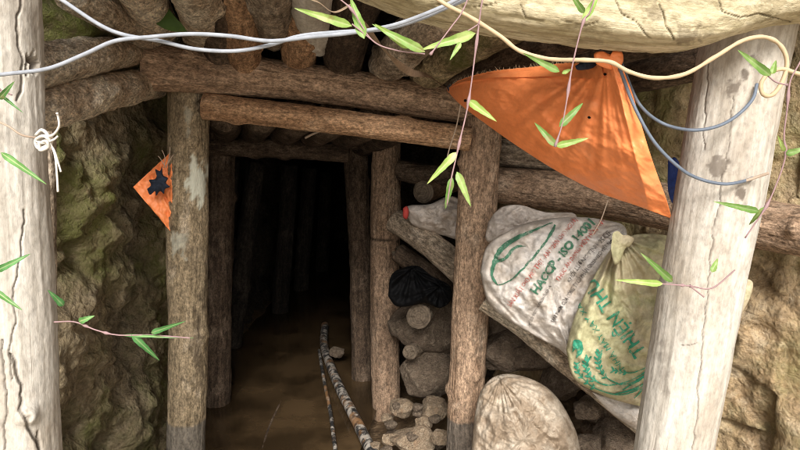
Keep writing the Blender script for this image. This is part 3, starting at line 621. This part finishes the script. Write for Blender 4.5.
sw, _ = pillow('sack', [(404, 208), (412, 205), (430, 204), (450, 196), (466, 204), (470, 226), (462, 240), (445, 236), (430, 232), (412, 224)], lambda x, y: 2.78, .05, .07, M['greysack'], 17, 'small white sack lying crushed on the slanting grey log inside the mouth', 'sack', 'sacks stacked on the right side', nr=24, na=100, wr=.01, lump=.03)
pillow('tie', [(403, 208), (407, 206), (409, 212), (407, 219), (403, 217)], lambda x, y: 2.73, .012, .012, M['red'], 18, parent=sw, nr=6, na=24, wr=.001, lump=.002)
pillow('sack', [(592, 392), (620, 398), (646, 408), (660, 425), (652, 438), (636, 430), (610, 412)], lambda x, y: 1.80, .03, .04, M['white'], 19, 'corner of a white sack sticking out underneath the yellowish one', 'sack', 'sacks stacked on the right side', nr=20, na=80, wr=.006, lump=.01)
pillow('rag', [(388, 296), (391, 276), (402, 268), (418, 266), (432, 276), (450, 286), (451, 300), (440, 308), (425, 303), (410, 306), (396, 306)], lambda x, y: 2.74, .035, .03, M['black'], 20, 'black cloth hung over a log end beside the tunnel post', 'rag', nr=30, na=110, wr=.006, lump=.03, gather=[(412, 268, 60, 4), (440, 286, 40, 4)], gamp=.03)
pillow('rag', [(668, 160), (676, 158), (684, 175), (683, 200), (674, 205), (668, 190)], lambda x, y: 1.62, .01, .01, M['blue'], 21, 'scrap of blue sheet peeping out between the orange tarp and the pale post', 'rag', nr=12, na=50, wr=.003, lump=.005)

def surf(bv, x, y, lift=.0026):
    d = ray(x, y).normalized(); h = bv.ray_cast(CAM, d)
    if h[0] is None: return None
    n = h[1]
    if n.dot(d) > 0: n = -n
    return h[0] + n*lift - d*.0012
def put_flat(name, verts2, faces, bv, parent, mat):
    """lay flat lettering on the surface of a sack"""
    bm = bmesh.new(); vs = [bm.verts.new((x, y, 0)) for x, y in verts2]
    for f in faces:
        try: bm.faces.new([vs[i] for i in f])
        except ValueError: pass
    bmesh.ops.triangulate(bm, faces=bm.faces[:])
    for _ in range(7):
        es = [e for e in bm.edges if e.calc_length() > 1.5]
        if not es: break
        bmesh.ops.subdivide_edges(bm, edges=es, cuts=1); bmesh.ops.triangulate(bm, faces=[f for f in bm.faces if len(f.verts) > 3])
    bm.verts.ensure_lookup_table(); bad = []
    for v in bm.verts:
        p = surf(bv, v.co.x, v.co.y)
        if p is None: bad.append(v)
        else: v.co = p - parent.location
    bmesh.ops.delete(bm, geom=bad, context='VERTS')
    if not bm.faces: bm.free(); return
    me = bpy.data.meshes.new(name); bm.to_mesh(me); bm.free(); me.materials.append(mat)
    o = bpy.data.objects.new(name, me); C.objects.link(o); o.parent = parent; return o
def lettering(text, org, end, height, bv, parent, mat, bold=.0, bend=0.0):
    """a printed line from org to end (surface positions), letters 'height' tall"""
    cu = bpy.data.curves.new('printed_text', 'FONT'); cu.body = text; cu.size = 1; cu.offset = bold; cu.resolution_u = 2
    ob = bpy.data.objects.new('printed_text', cu); C.objects.link(ob); bpy.context.view_layer.update()
    dg = bpy.context.evaluated_depsgraph_get(); me = bpy.data.meshes.new_from_object(ob.evaluated_get(dg))
    v = [(q.co.x, q.co.y) for q in me.vertices]; f = [tuple(p.vertices) for p in me.polygons]
    bpy.data.objects.remove(ob); bpy.data.curves.remove(cu); bpy.data.meshes.remove(me)
    if not v: return
    x0 = min(q[0] for q in v); x1 = max(q[0] for q in v); d = Vector((end[0]-org[0], end[1]-org[1])); u = d.normalized(); up = Vector((u.y, -u.x))
    out = []
    for x, y in v:
        s = (x-x0)/(x1-x0); q = Vector(org) + d*s + up*(y*height/.7 + bend*4*s*(1-s)); out.append((q.x, q.y))
    return put_flat('printed_text', out, f, bv, parent, mat)
def ribbon(name, pts, w, bv, parent, mat, n=40):
    s = cr(pts, n); v = []; f = []
    for i in range(n):
        t = s[min(n-1, i+1)]-s[max(0, i-1)]; t = t/np.hypot(*t); k = w(i/(n-1)); v += [(s[i][0]-t[1]*k, s[i][1]+t[0]*k), (s[i][0]+t[1]*k, s[i][1]-t[0]*k)]
    f = [(2*i, 2*i+1, 2*i+3, 2*i+2) for i in range(n-1)]
    return put_flat(name, v, f, bv, parent, mat)

WS = dict(bv=bvw, parent=sackw)
lettering('SẢN XUẤT CHO HEO THỊT - AN TOÀN CHO NGƯỜI', (511, 307), (578, 221), 4.8, mat=M['ink_red'], bend=2, **WS)
lettering('HACCP - ISO 14001', (537, 295), (595, 224), 8.2, mat=M['ink_green'], bold=.035, bend=3, **WS)
lettering('SỐ TCCS XXX/2013/GF LÀ', (532, 321), (552, 286), 2.6, mat=M['ink_black'], bend=1, **WS)
lettering('THỨC ĂN DẠNG VIÊN HỖN HỢP', (559, 282), (606, 221), 4.6, mat=M['ink_red'], bend=2, **WS)
lettering('KHỐI LƯỢNG TỊNH: 25 KG', (570, 283), (611, 234), 4.8, mat=M['ink_black'], bend=2, **WS)
lettering('SẢN PHẨM CỦA CÔNG TY CỔ PHẦN GREENFEED VIỆT NAM', (554, 323), (615, 240), 4.0, mat=M['ink_black'], bold=.005, bend=3, **WS)
lettering('X', (529, 327), (532, 324), 3, mat=M['ink_black'], **WS)
ribbon('printed_emblem', [(498, 285), (492, 276), (494, 264), (501, 250), (516, 239), (533, 231), (552, 223)], lambda t: .5+2.0*math.sin(math.pi*min(1, t*1.05)), bvw, sackw, M['ink_green'])
ribbon('printed_emblem', [(498, 285), (508, 282), (517, 275), (532, 259), (547, 240), (555, 225)], lambda t: .4+.9*t, bvw, sackw, M['ink_green'])
ribbon('printed_emblem', [(492, 270), (497, 262), (506, 258), (515, 248), (526, 246)], lambda t: .5+1.2*math.sin(math.pi*t), bvw, sackw, M['ink_green'])
YS = dict(bv=bvy, parent=sacky)
lettering('THIỆN THU', (646, 351), (595, 278), 14, mat=M['ink_teal'], bold=.012, **YS)
lettering('NHÀ MÁY XAY XÁT', (624, 367), (578, 298), 5.5, mat=M['ink_teal'], **YS)
def rice(pts, k0=.3, sz=2.2, seed=0):
    s = cr(pts, 60); v = []; f = []; rnd = random.Random(seed)
    for i in range(60):
        t = s[min(59, i+1)]-s[max(0, i-1)]; t = t/np.hypot(*t); k = .55; v += [(s[i][0]-t[1]*k, s[i][1]+t[0]*k), (s[i][0]+t[1]*k, s[i][1]-t[0]*k)]
    f = [(2*i, 2*i+1, 2*i+3, 2*i+2) for i in range(59)]
    for i in range(int(60*k0), 60, 4):
        t = s[min(59, i+1)]-s[max(0, i-1)]; a = math.atan2(t[1], t[0])
        for sd in (-1, 1):
            b = a + sd*.65; c = (s[i][0]+math.cos(b)*sz*1.5, s[i][1]+math.sin(b)*sz*1.5); n = len(v)
            for q in range(8):
                w = q*math.pi/4; lx, ly = math.cos(w)*sz*1.15, math.sin(w)*sz*.5; v.append((c[0]+lx*math.cos(b)-ly*math.sin(b), c[1]+lx*math.sin(b)+ly*math.cos(b)))
            f.append(tuple(range(n, n+8)))
    put_flat('printed_rice_ear', v, f, bvy, sacky, M['ink_teal'])
rice([(660, 352), (640, 375), (612, 385), (592, 378), (586, 366), (588, 358)], .55, 2.1)
rice([(658, 356), (640, 378), (620, 384), (604, 376), (598, 362), (599, 352)], .55, 2.1)
rice([(662, 358), (645, 384), (622, 394), (596, 388), (580, 374), (577, 362)], .6, 1.9)
rice([(664, 345), (650, 364), (632, 372), (612, 370)], .75, 1.7)
for q, (pts, w) in enumerate((([(668, 342), (648, 372), (622, 390)], 1.1), ([(660, 362), (650, 380), (634, 398)], .9), ([(664, 362), (640, 386), (612, 394)], .8))):
    ribbon('printed_stalk', pts, lambda t: w*(.4+math.sin(math.pi*t)), bvy, sacky, M['ink_teal'])
ribbon('printed_emblem', [(573, 352), (577, 342), (580, 350), (577, 358)], lambda t: 3.4*math.sin(math.pi*t)+.2, bvy, sacky, M['ink_teal'], 20)

# ------------------------------------------------------------------ orange tarp
def tarp():
    NS, NTT = 170, 110
    top = cr([(447, 89), (462, 79), (492, 71), (530, 67), (565, 63), (590, 63), (606, 58), (620, 61)], NS)
    bot = cr([(447, 91), (462, 106), (490, 127), (520, 148), (560, 173), (600, 193), (640, 207), (672, 219)], NS)
    rgt = cr([(620, 61), (632, 92), (643, 130), (654, 165), (666, 198), (672, 219)], NTT)
    V = []; D = []
    for i in range(NS):
        s = i/(NS-1)
        for j in range(NTT):
            t = j/(NTT-1)
            p = (1-t)*top[i] + t*bot[i] + s*(rgt[j] - ((1-t)*top[-1]+t*bot[-1]))
            x, y = p; Y = 2.18 - .83*min(1, s*1.12)**.7 + .10*t*s - .16*math.sin(math.pi*t)*s*(1-s)*1.6 - .05*math.sin(math.pi*t)*s
            r = math.hypot(x-606, y-58); an = math.atan2(y-58, x-606)
            fold = (noise.noise(Vector((math.cos(an)*5, math.sin(an)*5, 3.3)))*.018 + noise.noise(Vector((math.cos(an)*13, math.sin(an)*13, r*.012)))*.012)*min(1, r/60)*max(.15, 1-r/210)
            fold += .007*noise.fractal(Vector((x*.02, y*.05, 1)), .8, 2.1, 4) + .009*noise.ridged_multi_fractal(Vector((x*.014+y*.012, y*.035-x*.022, 5)), .9, 2.1, 4, 1, 2)
            hem = .012*math.exp(-((t-.13)/.035)**2)*(1-s*.8) - .010*math.exp(-((t-.06)/.03)**2)*(1-s)
            jag = 0
            if j == 0: y += 1.1*noise.noise(Vector((x*.6, 0, 0)))+.8*noise.noise(Vector((x*.2, 5, 0)))
            V.append(P(x, y, Y - fold - hem)); D.append(max(0, .25*noise.noise(Vector((x*.03, y*.03, 8)))))
    Fc = [(i*NTT+j, i*NTT+j+1, (i+1)*NTT+j+1, (i+1)*NTT+j) for i in range(NS-1) for j in range(NTT-1)]
    base = P(606, 60, 1.37)
    o = mesh('tarp', V, Fc, M['orange'], None, Matrix.Translation(base), D)
    md = o.modifiers.new('Solidify', 'SOLIDIFY'); md.thickness = .0012
    tag(o, 'large orange tarp stretched in a triangle under the pale beam', 'tarp')
    # tied top tuft and eyelets
    pillow('tied_corner', [(596, 64), (594, 54), (602, 51), (610, 54), (614, 50), (622, 52), (623, 62), (616, 70), (605, 68)], lambda x, y: 1.345, .012, .012, M['orange'], 31, parent=o, nr=14, na=60, wr=.004, lump=.01)
    pillow('eyelet', [(448, 91), (447, 87), (450, 84), (454, 86), (454, 91), (451, 93)], lambda x, y: 2.12, .012, .012, M['metal'], 32, parent=o, nr=8, na=30, wr=.001, lump=.002)
    bv = BVHTree.FromPolygons([tuple(v) for v in V], Fc)
    for ex, ey in ((606, 74), (590, 117), (466, 100)):
        ribbon('eyelet_hole', [(ex-1.5, ey), (ex+1.5, ey+.6)], lambda t: 1.3*math.sin(math.pi*min(1, .12+t*.8))+.1, bv, o, M['black'], 10)
    # folded hem along the upper edge
    hv = []; m = NS*4//5
    for i in range(m):
        for j in (5, 8, 11, 14):
            q = V[i*NTT+j]; d = (CAM-q).normalized(); hv.append(q + d*(.006+.010*math.sin((j-5)/9*math.pi)*(1-i/m)))
    hf = [(i*4+j, i*4+j+1, (i+1)*4+j+1, (i+1)*4+j) for i in range(m-1) for j in range(3)]
    mesh('hem', hv, hf, M['orange'], o, Matrix.Translation(base))
    rnd = random.Random(4); fv = []; ff = []
    for i in range(4, m, 2):
        q = V[i*NTT]; u = Vector((rnd.uniform(-.01, .01), 0, rnd.uniform(.004, .013))); k = len(fv); fv += [q+Vector((-.0007, 0, -.002)), q+Vector((.0007, 0, -.002)), q+u]; ff.append((k, k+1, k+2))
    mesh('frayed_edge', fv, ff, M['root'], o, Matrix.Translation(base), smooth=False)
    return o
tarp()
pillow('rag', [(575, 66), (585, 60), (594, 57), (597, 64), (590, 69), (578, 70)], lambda x, y: 1.42, .012, .012, M['navy'], 33, 'dark scrap tied at the top edge of the orange tarp', 'rag', nr=10, na=40, wr=.003, lump=.004)

# small orange sheet nailed behind the olive post
def small_sheet():
    c = [(133, 187), (171, 152), (174, 175), (170, 231)]; n = 44; V = []
    for i in range(n):
        for j in range(n):
            u, v = i/(n-1), j/(n-1)
            p = (1-u)*((1-v)*np.array(c[0])+v*np.array(c[3])) + u*((1-v)*np.array(c[1])+v*np.array(c[2]))
            f = .02*noise.noise(Vector((u*3+v, v*2, 2)))+.008*noise.fractal(Vector((u*7, v*7, 3)), .8, 2, 3) + .03*abs(u-.6) + .012*math.exp(-((u-.42)/.05)**2)
            V.append(P(p[0], p[1], 2.33+f-.03*(1-u)))
    Fc = [(i*n+j, i*n+j+1, (i+1)*n+j+1, (i+1)*n+j) for i in range(n-1) for j in range(n-1)]
    o = mesh('tarp', V, Fc, M['orange'], None, Matrix.Translation(P(160, 190, 2.33))); md = o.modifiers.new('Solidify', 'SOLIDIFY'); md.thickness = .0012
    tag(o, 'small folded orange sheet fixed to the left side of the olive post', 'tarp')
small_sheet()
pillow('rag', [(147, 189), (151, 185), (149, 180), (155, 179), (157, 174), (155, 169), (160, 171), (162, 166), (163, 175), (168, 178), (166, 183), (170, 187), (165, 189), (164, 194), (160, 191), (156, 196), (155, 191), (150, 195)], lambda x, y: 2.27, .014, .01, M['navy'], 34, 'dark navy rag stuck on the small orange sheet', 'rag', nr=14, na=60, wr=.006, lump=.012)
e = empty('string', P(166, 162, 2.28)); tag(e, 'frayed string end above the small orange sheet', 'string')
for q in (((164, 168), (165, 158), (162, 150)), ((166, 168), (169, 158), (170, 147)), ((165, 166), (160, 158), (158, 156)), ((166, 166), (170, 160), (173, 155))):
    tube('strand', [P(x, y, 2.28) for x, y in q], .0016, M['twig'], e, 14, 5)

# ------------------------------------------------------------------ cables, strings, stems
def line(name, pts, r, mk, label, cat, group=None, n=120, Y=None, **kw):
    return tag(tube(name, [P(*(p if len(p) == 3 else (*p, Y))) for p in pts], r, M[mk], None, n, 10, **kw), label, cat, group)
line('cable', [(-200, 40), (-100, 70), (-20, 75), (15, 73), (50, 68), (85, 54), (115, 41), (150, 37), (190, 34), (230, 36), (270, 41), (310, 37), (350, 33), (390, 26), (420, 16), (450, 3), (475, -12), (540, -60), (640, -130)], .0037, 'cable', 'grey cable sagging from the left post across the top, lower of the two at left', 'cable', 'twisted grey cables', 160, 1.14)
line('cable', [(-60, -130), (-10, -60), (40, -15), (65, 2), (100, 25), (125, 35), (160, 41), (195, 49), (235, 51), (270, 45), (300, 36), (340, 32), (385, 29), (420, 19), (448, 7), (480, -8), (550, -52), (650, -122)], .0036, 'cable', 'grey cable coming from the top left and twisting round its neighbour', 'cable', 'twisted grey cables', 160, 1.155)
line('cable', [(618, 52, 1.40), (626, 75, 1.36), (640, 105, 1.33), (662, 123, 1.34), (690, 130, 1.31), (715, 127, 1.30), (735, 117, 1.305), (752, 100, 1.315), (757, 84, 1.33)], .0035, 'cabled', 'dark grey cable looping high across the leaning pale post', 'cable', 'dark cables on the leaning post', 90)
line('cable', [(614, 52, 1.36), (622, 75, 1.33), (636, 110, 1.30), (655, 143, 1.29), (680, 168, 1.29), (700, 179, 1.30), (725, 184, 1.285), (748, 180, 1.31), (755, 176, 1.34)], .0035, 'cabled', 'dark grey cable looping low across the leaning pale post', 'cable', 'dark cables on the leaning post', 90)
line('twig', [(745, 181, 1.305), (757, 177, 1.30), (769, 173, 1.29)], .003, 'twig', 'short brown twig at the end of the low dark cable', 'twig', n=16)
line('creeper', [(300, -140), (380, -60), (425, -12), (445, 4), (470, 17), (500, 36), (520, 51), (550, 59), (585, 60), (610, 62), (630, 72), (655, 78), (685, 74), (715, 57), (742, 41), (764, 37), (780, 45), (787, 62), (782, 82), (772, 95), (763, 94), (761, 84), (768, 74), (782, 69), (800, 74), (830, 78), (880, 110)],   .0036, 'root', 'long beige dry stem winding across the tarp and looping at the right', 'stem', n=200, Y=1.08, rvar=.25)
# string tied round the left post
e = empty('string', P(42, 140, 1.2)); tag(e, 'white string knotted on the right side of the left post with loose ends hanging', 'string')
for q, r, mk in (([(-10, 118, 1.235), (8, 126, 1.225), (22, 135, 1.23), (38, 138, 1.25)], .0022, 'twig'), ([(36, 135, 1.24), (42, 130, 1.23), (48, 136, 1.22), (46, 146, 1.22), (38, 148, 1.23), (36, 140, 1.235), (44, 136, 1.215), (50, 141, 1.22)], .0035, 'string'), ([(38, 144, 1.225), (46, 141, 1.21), (48, 147, 1.215), (40, 150, 1.22), (39, 141, 1.22)], .003, 'string'),
        ([(47, 137, 1.22), (54, 134, 1.215), (59, 126, 1.21), (58, 116, 1.205), (57, 113, 1.2)], .0024, 'string'), ([(48, 142, 1.22), (54, 150, 1.22), (58, 162, 1.22), (61, 172, 1.22)], .0020, 'string'), ([(50, 143, 1.22), (55, 155, 1.22), (57, 175, 1.222), (58, 192, 1.224)], .0022, 'string'), ([(35, 141, 1.235), (43, 143, 1.215), (53, 140, 1.22), (58, 136, 1.22)], .0022, 'string')):
    tube('strand', [P(*p) for p in q], r, M[mk], e, 30, 6)
line('string', [(463, 90, 2.05), (460, 108, 2.05), (456, 128, 2.05), (449, 150, 2.05), (447, 160, 2.05)], .0022, 'twig', 'thin dry fibre hanging from the left corner of the tarp', 'fibre', n=30)
line('string', [(608, 200, 1.8), (604, 212, 1.8), (600, 222, 1.8), (592, 236, 1.8)], .0016, 'twig', 'thin thread hanging from the tarp edge down to the white sack', 'thread', n=20)
line('twig', [(305, 138, 2.6), (315, 133, 2.6), (326, 129, 2.6)], .005, 'twig', 'pale splinter of wood under the thinner cap log', 'twig', n=16)

def strip(name, pts, w, mat, label, cat, Y, twist=2.0):
    s = cr(pts, 50); V = []
    for i in range(50):
        t = s[min(49, i+1)]-s[max(0, i-1)]; t = t/np.hypot(*t); k = w*(.35+.65*math.sin(math.pi*min(1, .15+i/55)))
        c = math.cos(i/49*twist*math.pi); sn = math.sin(i/49*twist*math.pi)
        for q in (-1, -.3, .3, 1):
            V.append(P(s[i][0]-t[1]*k*q*max(.3, abs(c)), s[i][1]+t[0]*k*q*max(.3, abs(c)), Y(i/49) + sn*q*.008 + .004*abs(q)))
    Fc = [(4*i+q, 4*i+q+1, 4*i+q+5, 4*i+q+4) for i in range(49) for q in range(3)]
    return tag(mesh(name, V, Fc, mat, None, Matrix.Translation(P(*pts[0], Y(0)))), label, cat)
strip('dry_leaf', [(362, 22), (376, 40), (392, 58), (410, 72), (428, 76), (446, 88)], 4.2, M['dryleaf'], 'twisted brown dry leaf strip leading to the left corner of the tarp', 'dry leaf', lambda t: 1.6+.5*t, 1.6)
strip('dry_leaf', [(352, 4), (334, 12), (318, 2), (300, -4)], 1.6, M['dryleaf'], 'thin dry leaf curl in front of the pale roof log', 'dry leaf', lambda t: 1.25, 1)
strip('leaf_sheet', [(140, -8), (156, 10), (172, 24), (190, 30)], 11, M['greenfilm'], 'glossy green leaf sheet hanging between the roof logs at upper left', 'leaf', lambda t: 2.0, .3)

# ------------------------------------------------------------------ vines
def leaf(parent, b, t, w, Y, mk='leaf', Yt=None, n=14):
    A, B = P(*b, Y), P(*t, Yt or Y); d = B-A; L = d.length; v = (A+B)/2-CAM; side = d.cross(v).normalized(); up = side.cross(d).normalized()
    if up.dot(v) > 0: up = -up
    W_ = w*m_per_px(Y); V = []
    tw = random.uniform(-.9, .9); AC = []; curl = random.uniform(.04, .22)
    for i in range(n):
        s = i/(n-1); k = W_*1.25*min(1, (s/.16)**.7)*(1-s)**.75*(.86+.3*s)*.5 + .0002
        c = A + d*s - up*(curl*L*(s-.5)**2*2) ; a = tw*(s-.3); sd = side*math.cos(a)+up*math.sin(a)
        for q in (-1, -.6, -.2, 0, .2, .6, 1): V.append(c + sd*(k*q*(1+.06*math.sin(i*2.1+q))) + up*(abs(q)*k*.30 + .12*k*math.sin(i*.9+2*q))); AC.append(abs(q))
    Fc = [(7*i+q, 7*i+q+1, 7*i+q+8, 7*i+q+7) for i in range(n-1) for q in range(6)]
    o = mesh('leaf', V, Fc, M[mk], parent, Matrix.Translation(parent.location))
    o.data.attributes.new('across', 'FLOAT', 'POINT').data.foreach_set('value', np.asarray(AC, dtype=np.float32)); return o
def vine(stems, leaves, Y, label, mk='leaf', r=.0012):
    e = empty('vine', P(*stems[0][0][0][:2], Y) if isinstance(stems[0][0][0], tuple) else P(*stems[0][0], Y)); tag(e, label, 'vine', 'thin leafy vines in front of the entrance')
    for pts, nodes in [(s[0], s[1]) for s in stems]:
        tube('stem', [P(x, y, Y) for x, y in pts], r, M['stem'], e, 70, 7, nodes=nodes, rvar=.2)
    for b, t, w in leaves: leaf(e, b, t, w, Y - .004, mk, Y+random.uniform(-.03, .03))
    return e
vine([([(500, -190), (490, -80), (484, -12), (481, 8), (479, 24), (475, 55), (471, 86), (467, 110), (461, 136), (456, 158), (451, 180), (447, 205)], [.42, .6, .76]), ([(479, 24), (466, 32), (456, 36)], [0]), ([(500, -190), (482, -70), (470, -10), (462, 12), (452, 26), (440, 42), (430, 55)], [.98])],
     [((468, 100), (496, 121), 8), ((457, 152), (427, 184), 8), ((457, 172), (471, 207), 8), ((452, 178), (445, 210), 7), ((476, 33), (420, 50), 10), ((461, 42), (450, 60), 5), ((425, 52), (372, 24), 9)], .98, 'vine hanging past the left corner of the tarp, tall with drooping leaves')
vine([([(610, -190), (602, -80), (596, -12), (590, 12), (584, 20), (577, 45), (571, 73), (566, 105), (562, 125), (555, 147)], [.45, .72, .98])], [((560, 72), (523, 53), 7), ((556, 146), (534, 122), 7), ((556, 146), (589, 138), 7), ((560, 126), (584, 102), 8), ((584, 20), (600, -8), 8), ((585, 14), (568, -10), 6), ((563, 73), (572, 69), 4)], .97, 'vine hanging straight down in front of the middle of the orange tarp')
vine([([(850, -150), (835, -40), (815, 30), (800, 62), (790, 82), (787, 110), (784, 135), (785, 158), (774, 190), (764, 210), (745, 238)], [.45, .66, .88]), ([(787, 85), (776, 82), (768, 76)], [0])],
     [((771, 76), (738, 50), 8), ((772, 74), (776, 60), 6), ((785, 152), (778, 136), 4), ((786, 154), (806, 148), 7), ((762, 212), (716, 202), 7), ((764, 208), (748, 226), 5)], .97, 'vine trailing down at the right edge beside the leaning post')
vine([([(310, -180), (318, -80), (330, -15), (352, 10), (372, 40), (395, 50), (425, 54)], [.5]), ([(352, 24), (372, 40)], [])], [((352, 26), (294, 8), 9), ((364, 38), (350, -4), 11), ((411, 48), (375, 24), 9)], .99, 'vine with pointed leaves hanging in front of the grey cables above the mouth')
vine([([(690, 286), (665, 284), (640, 283), (622, 282)], [.1]), ([(690, 286), (712, 288), (735, 270)], [0]), ([(690, 286), (704, 297)], [])], [((664, 284), (616, 280), 7), ((674, 283), (642, 254), 8), ((712, 272), (718, 258), 6)], .98, 'small sprig with two leaves in front of the yellow sack and leaning post')
vine([([(54, 322), (75, 322), (96, 330), (118, 335), (150, 335), (190, 338)], [.3, .5])], [((118, 335), (192, 338), 3), ((148, 334), (183, 322), 6), ((132, 335), (160, 361), 7), ((78, 322), (94, 316), 7), ((64, 306), (48, 290), 7)], 1.0, 'small sprig with dark leaves reaching right from the left post', 'leafd', .0012)
vine([([(-15, 85), (0, 90), (12, 95)], [.5]), ([(-15, 160), (0, 162)], [])], [((0, 152), (46, 184), 7), ((-2, 100), (14, 82), 6), ((2, 96), (22, 112), 3)], 1.0, 'leaf tips poking in at the left edge beside the string', 'leafd', .0012)
vine([([(-15, 268), (0, 268)], []), ([(-15, 290), (-2, 292)], [])], [((-6, 272), (30, 254), 7), ((-6, 290), (22, 310), 6)], 1.0, 'leaf tips poking in low at the left edge', 'leafd', .0012)

# ------------------------------------------------------------------ pipe and hose on the floor
def floor_pt(x, y, h):
    d = ray(x, y); t = (h-CAM.z)/d.z; return CAM + d*t
tag(tube('pipe', [floor_pt(400, 500, .04), floor_pt(371, 450, .045), floor_pt(356, 420, .045), floor_pt(343, 395, .045), floor_pt(332, 370, .045), floor_pt(324, 345, .045), floor_pt(325, 325,   .045)], .028, M['pipe'], None, 120, 20, rvar=.06), 'mud-spattered pipe lying along the tunnel floor', 'pipe')
tag(tube('hose', [floor_pt(338, 470, .02), floor_pt(334, 440, .02), floor_pt(330, 410, .02), floor_pt(324, 380, .02), floor_pt(319, 350, .02)],   .010, M['pipe'], None, 80, 12, rvar=.2), 'thin dark hose lying left of the muddy pipe', 'hose')
tag(tube('stick', [floor_pt(262, 450, .0), floor_pt(270, 425, .004), floor_pt(282, 400, .0)], .006, M['barkdark'], None, 40, 8, rvar=.3), 'dark stick half sunk in the muddy tunnel floor', 'stick')

# ------------------------------------------------------------------ light
SUN_EL, SUN_AZ = math.radians(36), math.radians(178)     # azimuth measured from +Y clockwise: behind the camera
nt = W.node_tree; bg = nt.nodes['Background']
sky = nt.nodes.new('ShaderNodeTexSky'); sky.sky_type = 'NISHITA'; sky.sun_disc = False; sky.sun_elevation = SUN_EL; sky.sun_rotation = SUN_AZ
sky.dust_density = 4; sky.air_density = 1.0; sky.ozone_density = 1
hs = nt.nodes.new('ShaderNodeHueSaturation'); hs.inputs['Saturation'].default_value = .35; nt.links.new(sky.outputs[0], hs.inputs['Color']); nt.links.new(hs.outputs[0], bg.inputs[0])
bg.inputs['Strength'].default_value = .15
sl = bpy.data.lights.new('sun', 'SUN'); sl.energy = 5.0; sl.angle = math.radians(22); sl.color = (1, .972, .93)
so = bpy.data.objects.new('sun', sl); C.objects.link(so)
sd = Vector((math.sin(SUN_AZ)*math.cos(SUN_EL), math.cos(SUN_AZ)*math.cos(SUN_EL), math.sin(SUN_EL)))
so.rotation_euler = (-sd).to_track_quat('-Z', 'Y').to_euler()

S.view_settings.view_transform = 'Standard'; S.view_settings.look = 'None'; S.view_settings.exposure = 0; S.view_settings.gamma = 1
S.render.engine = 'CYCLES'; S.cycles.pixel_filter_type = 'BLACKMAN_HARRIS'; S.cycles.filter_width = 1.0; S.cycles.max_bounces = 6; S.cycles.diffuse_bounces = 4
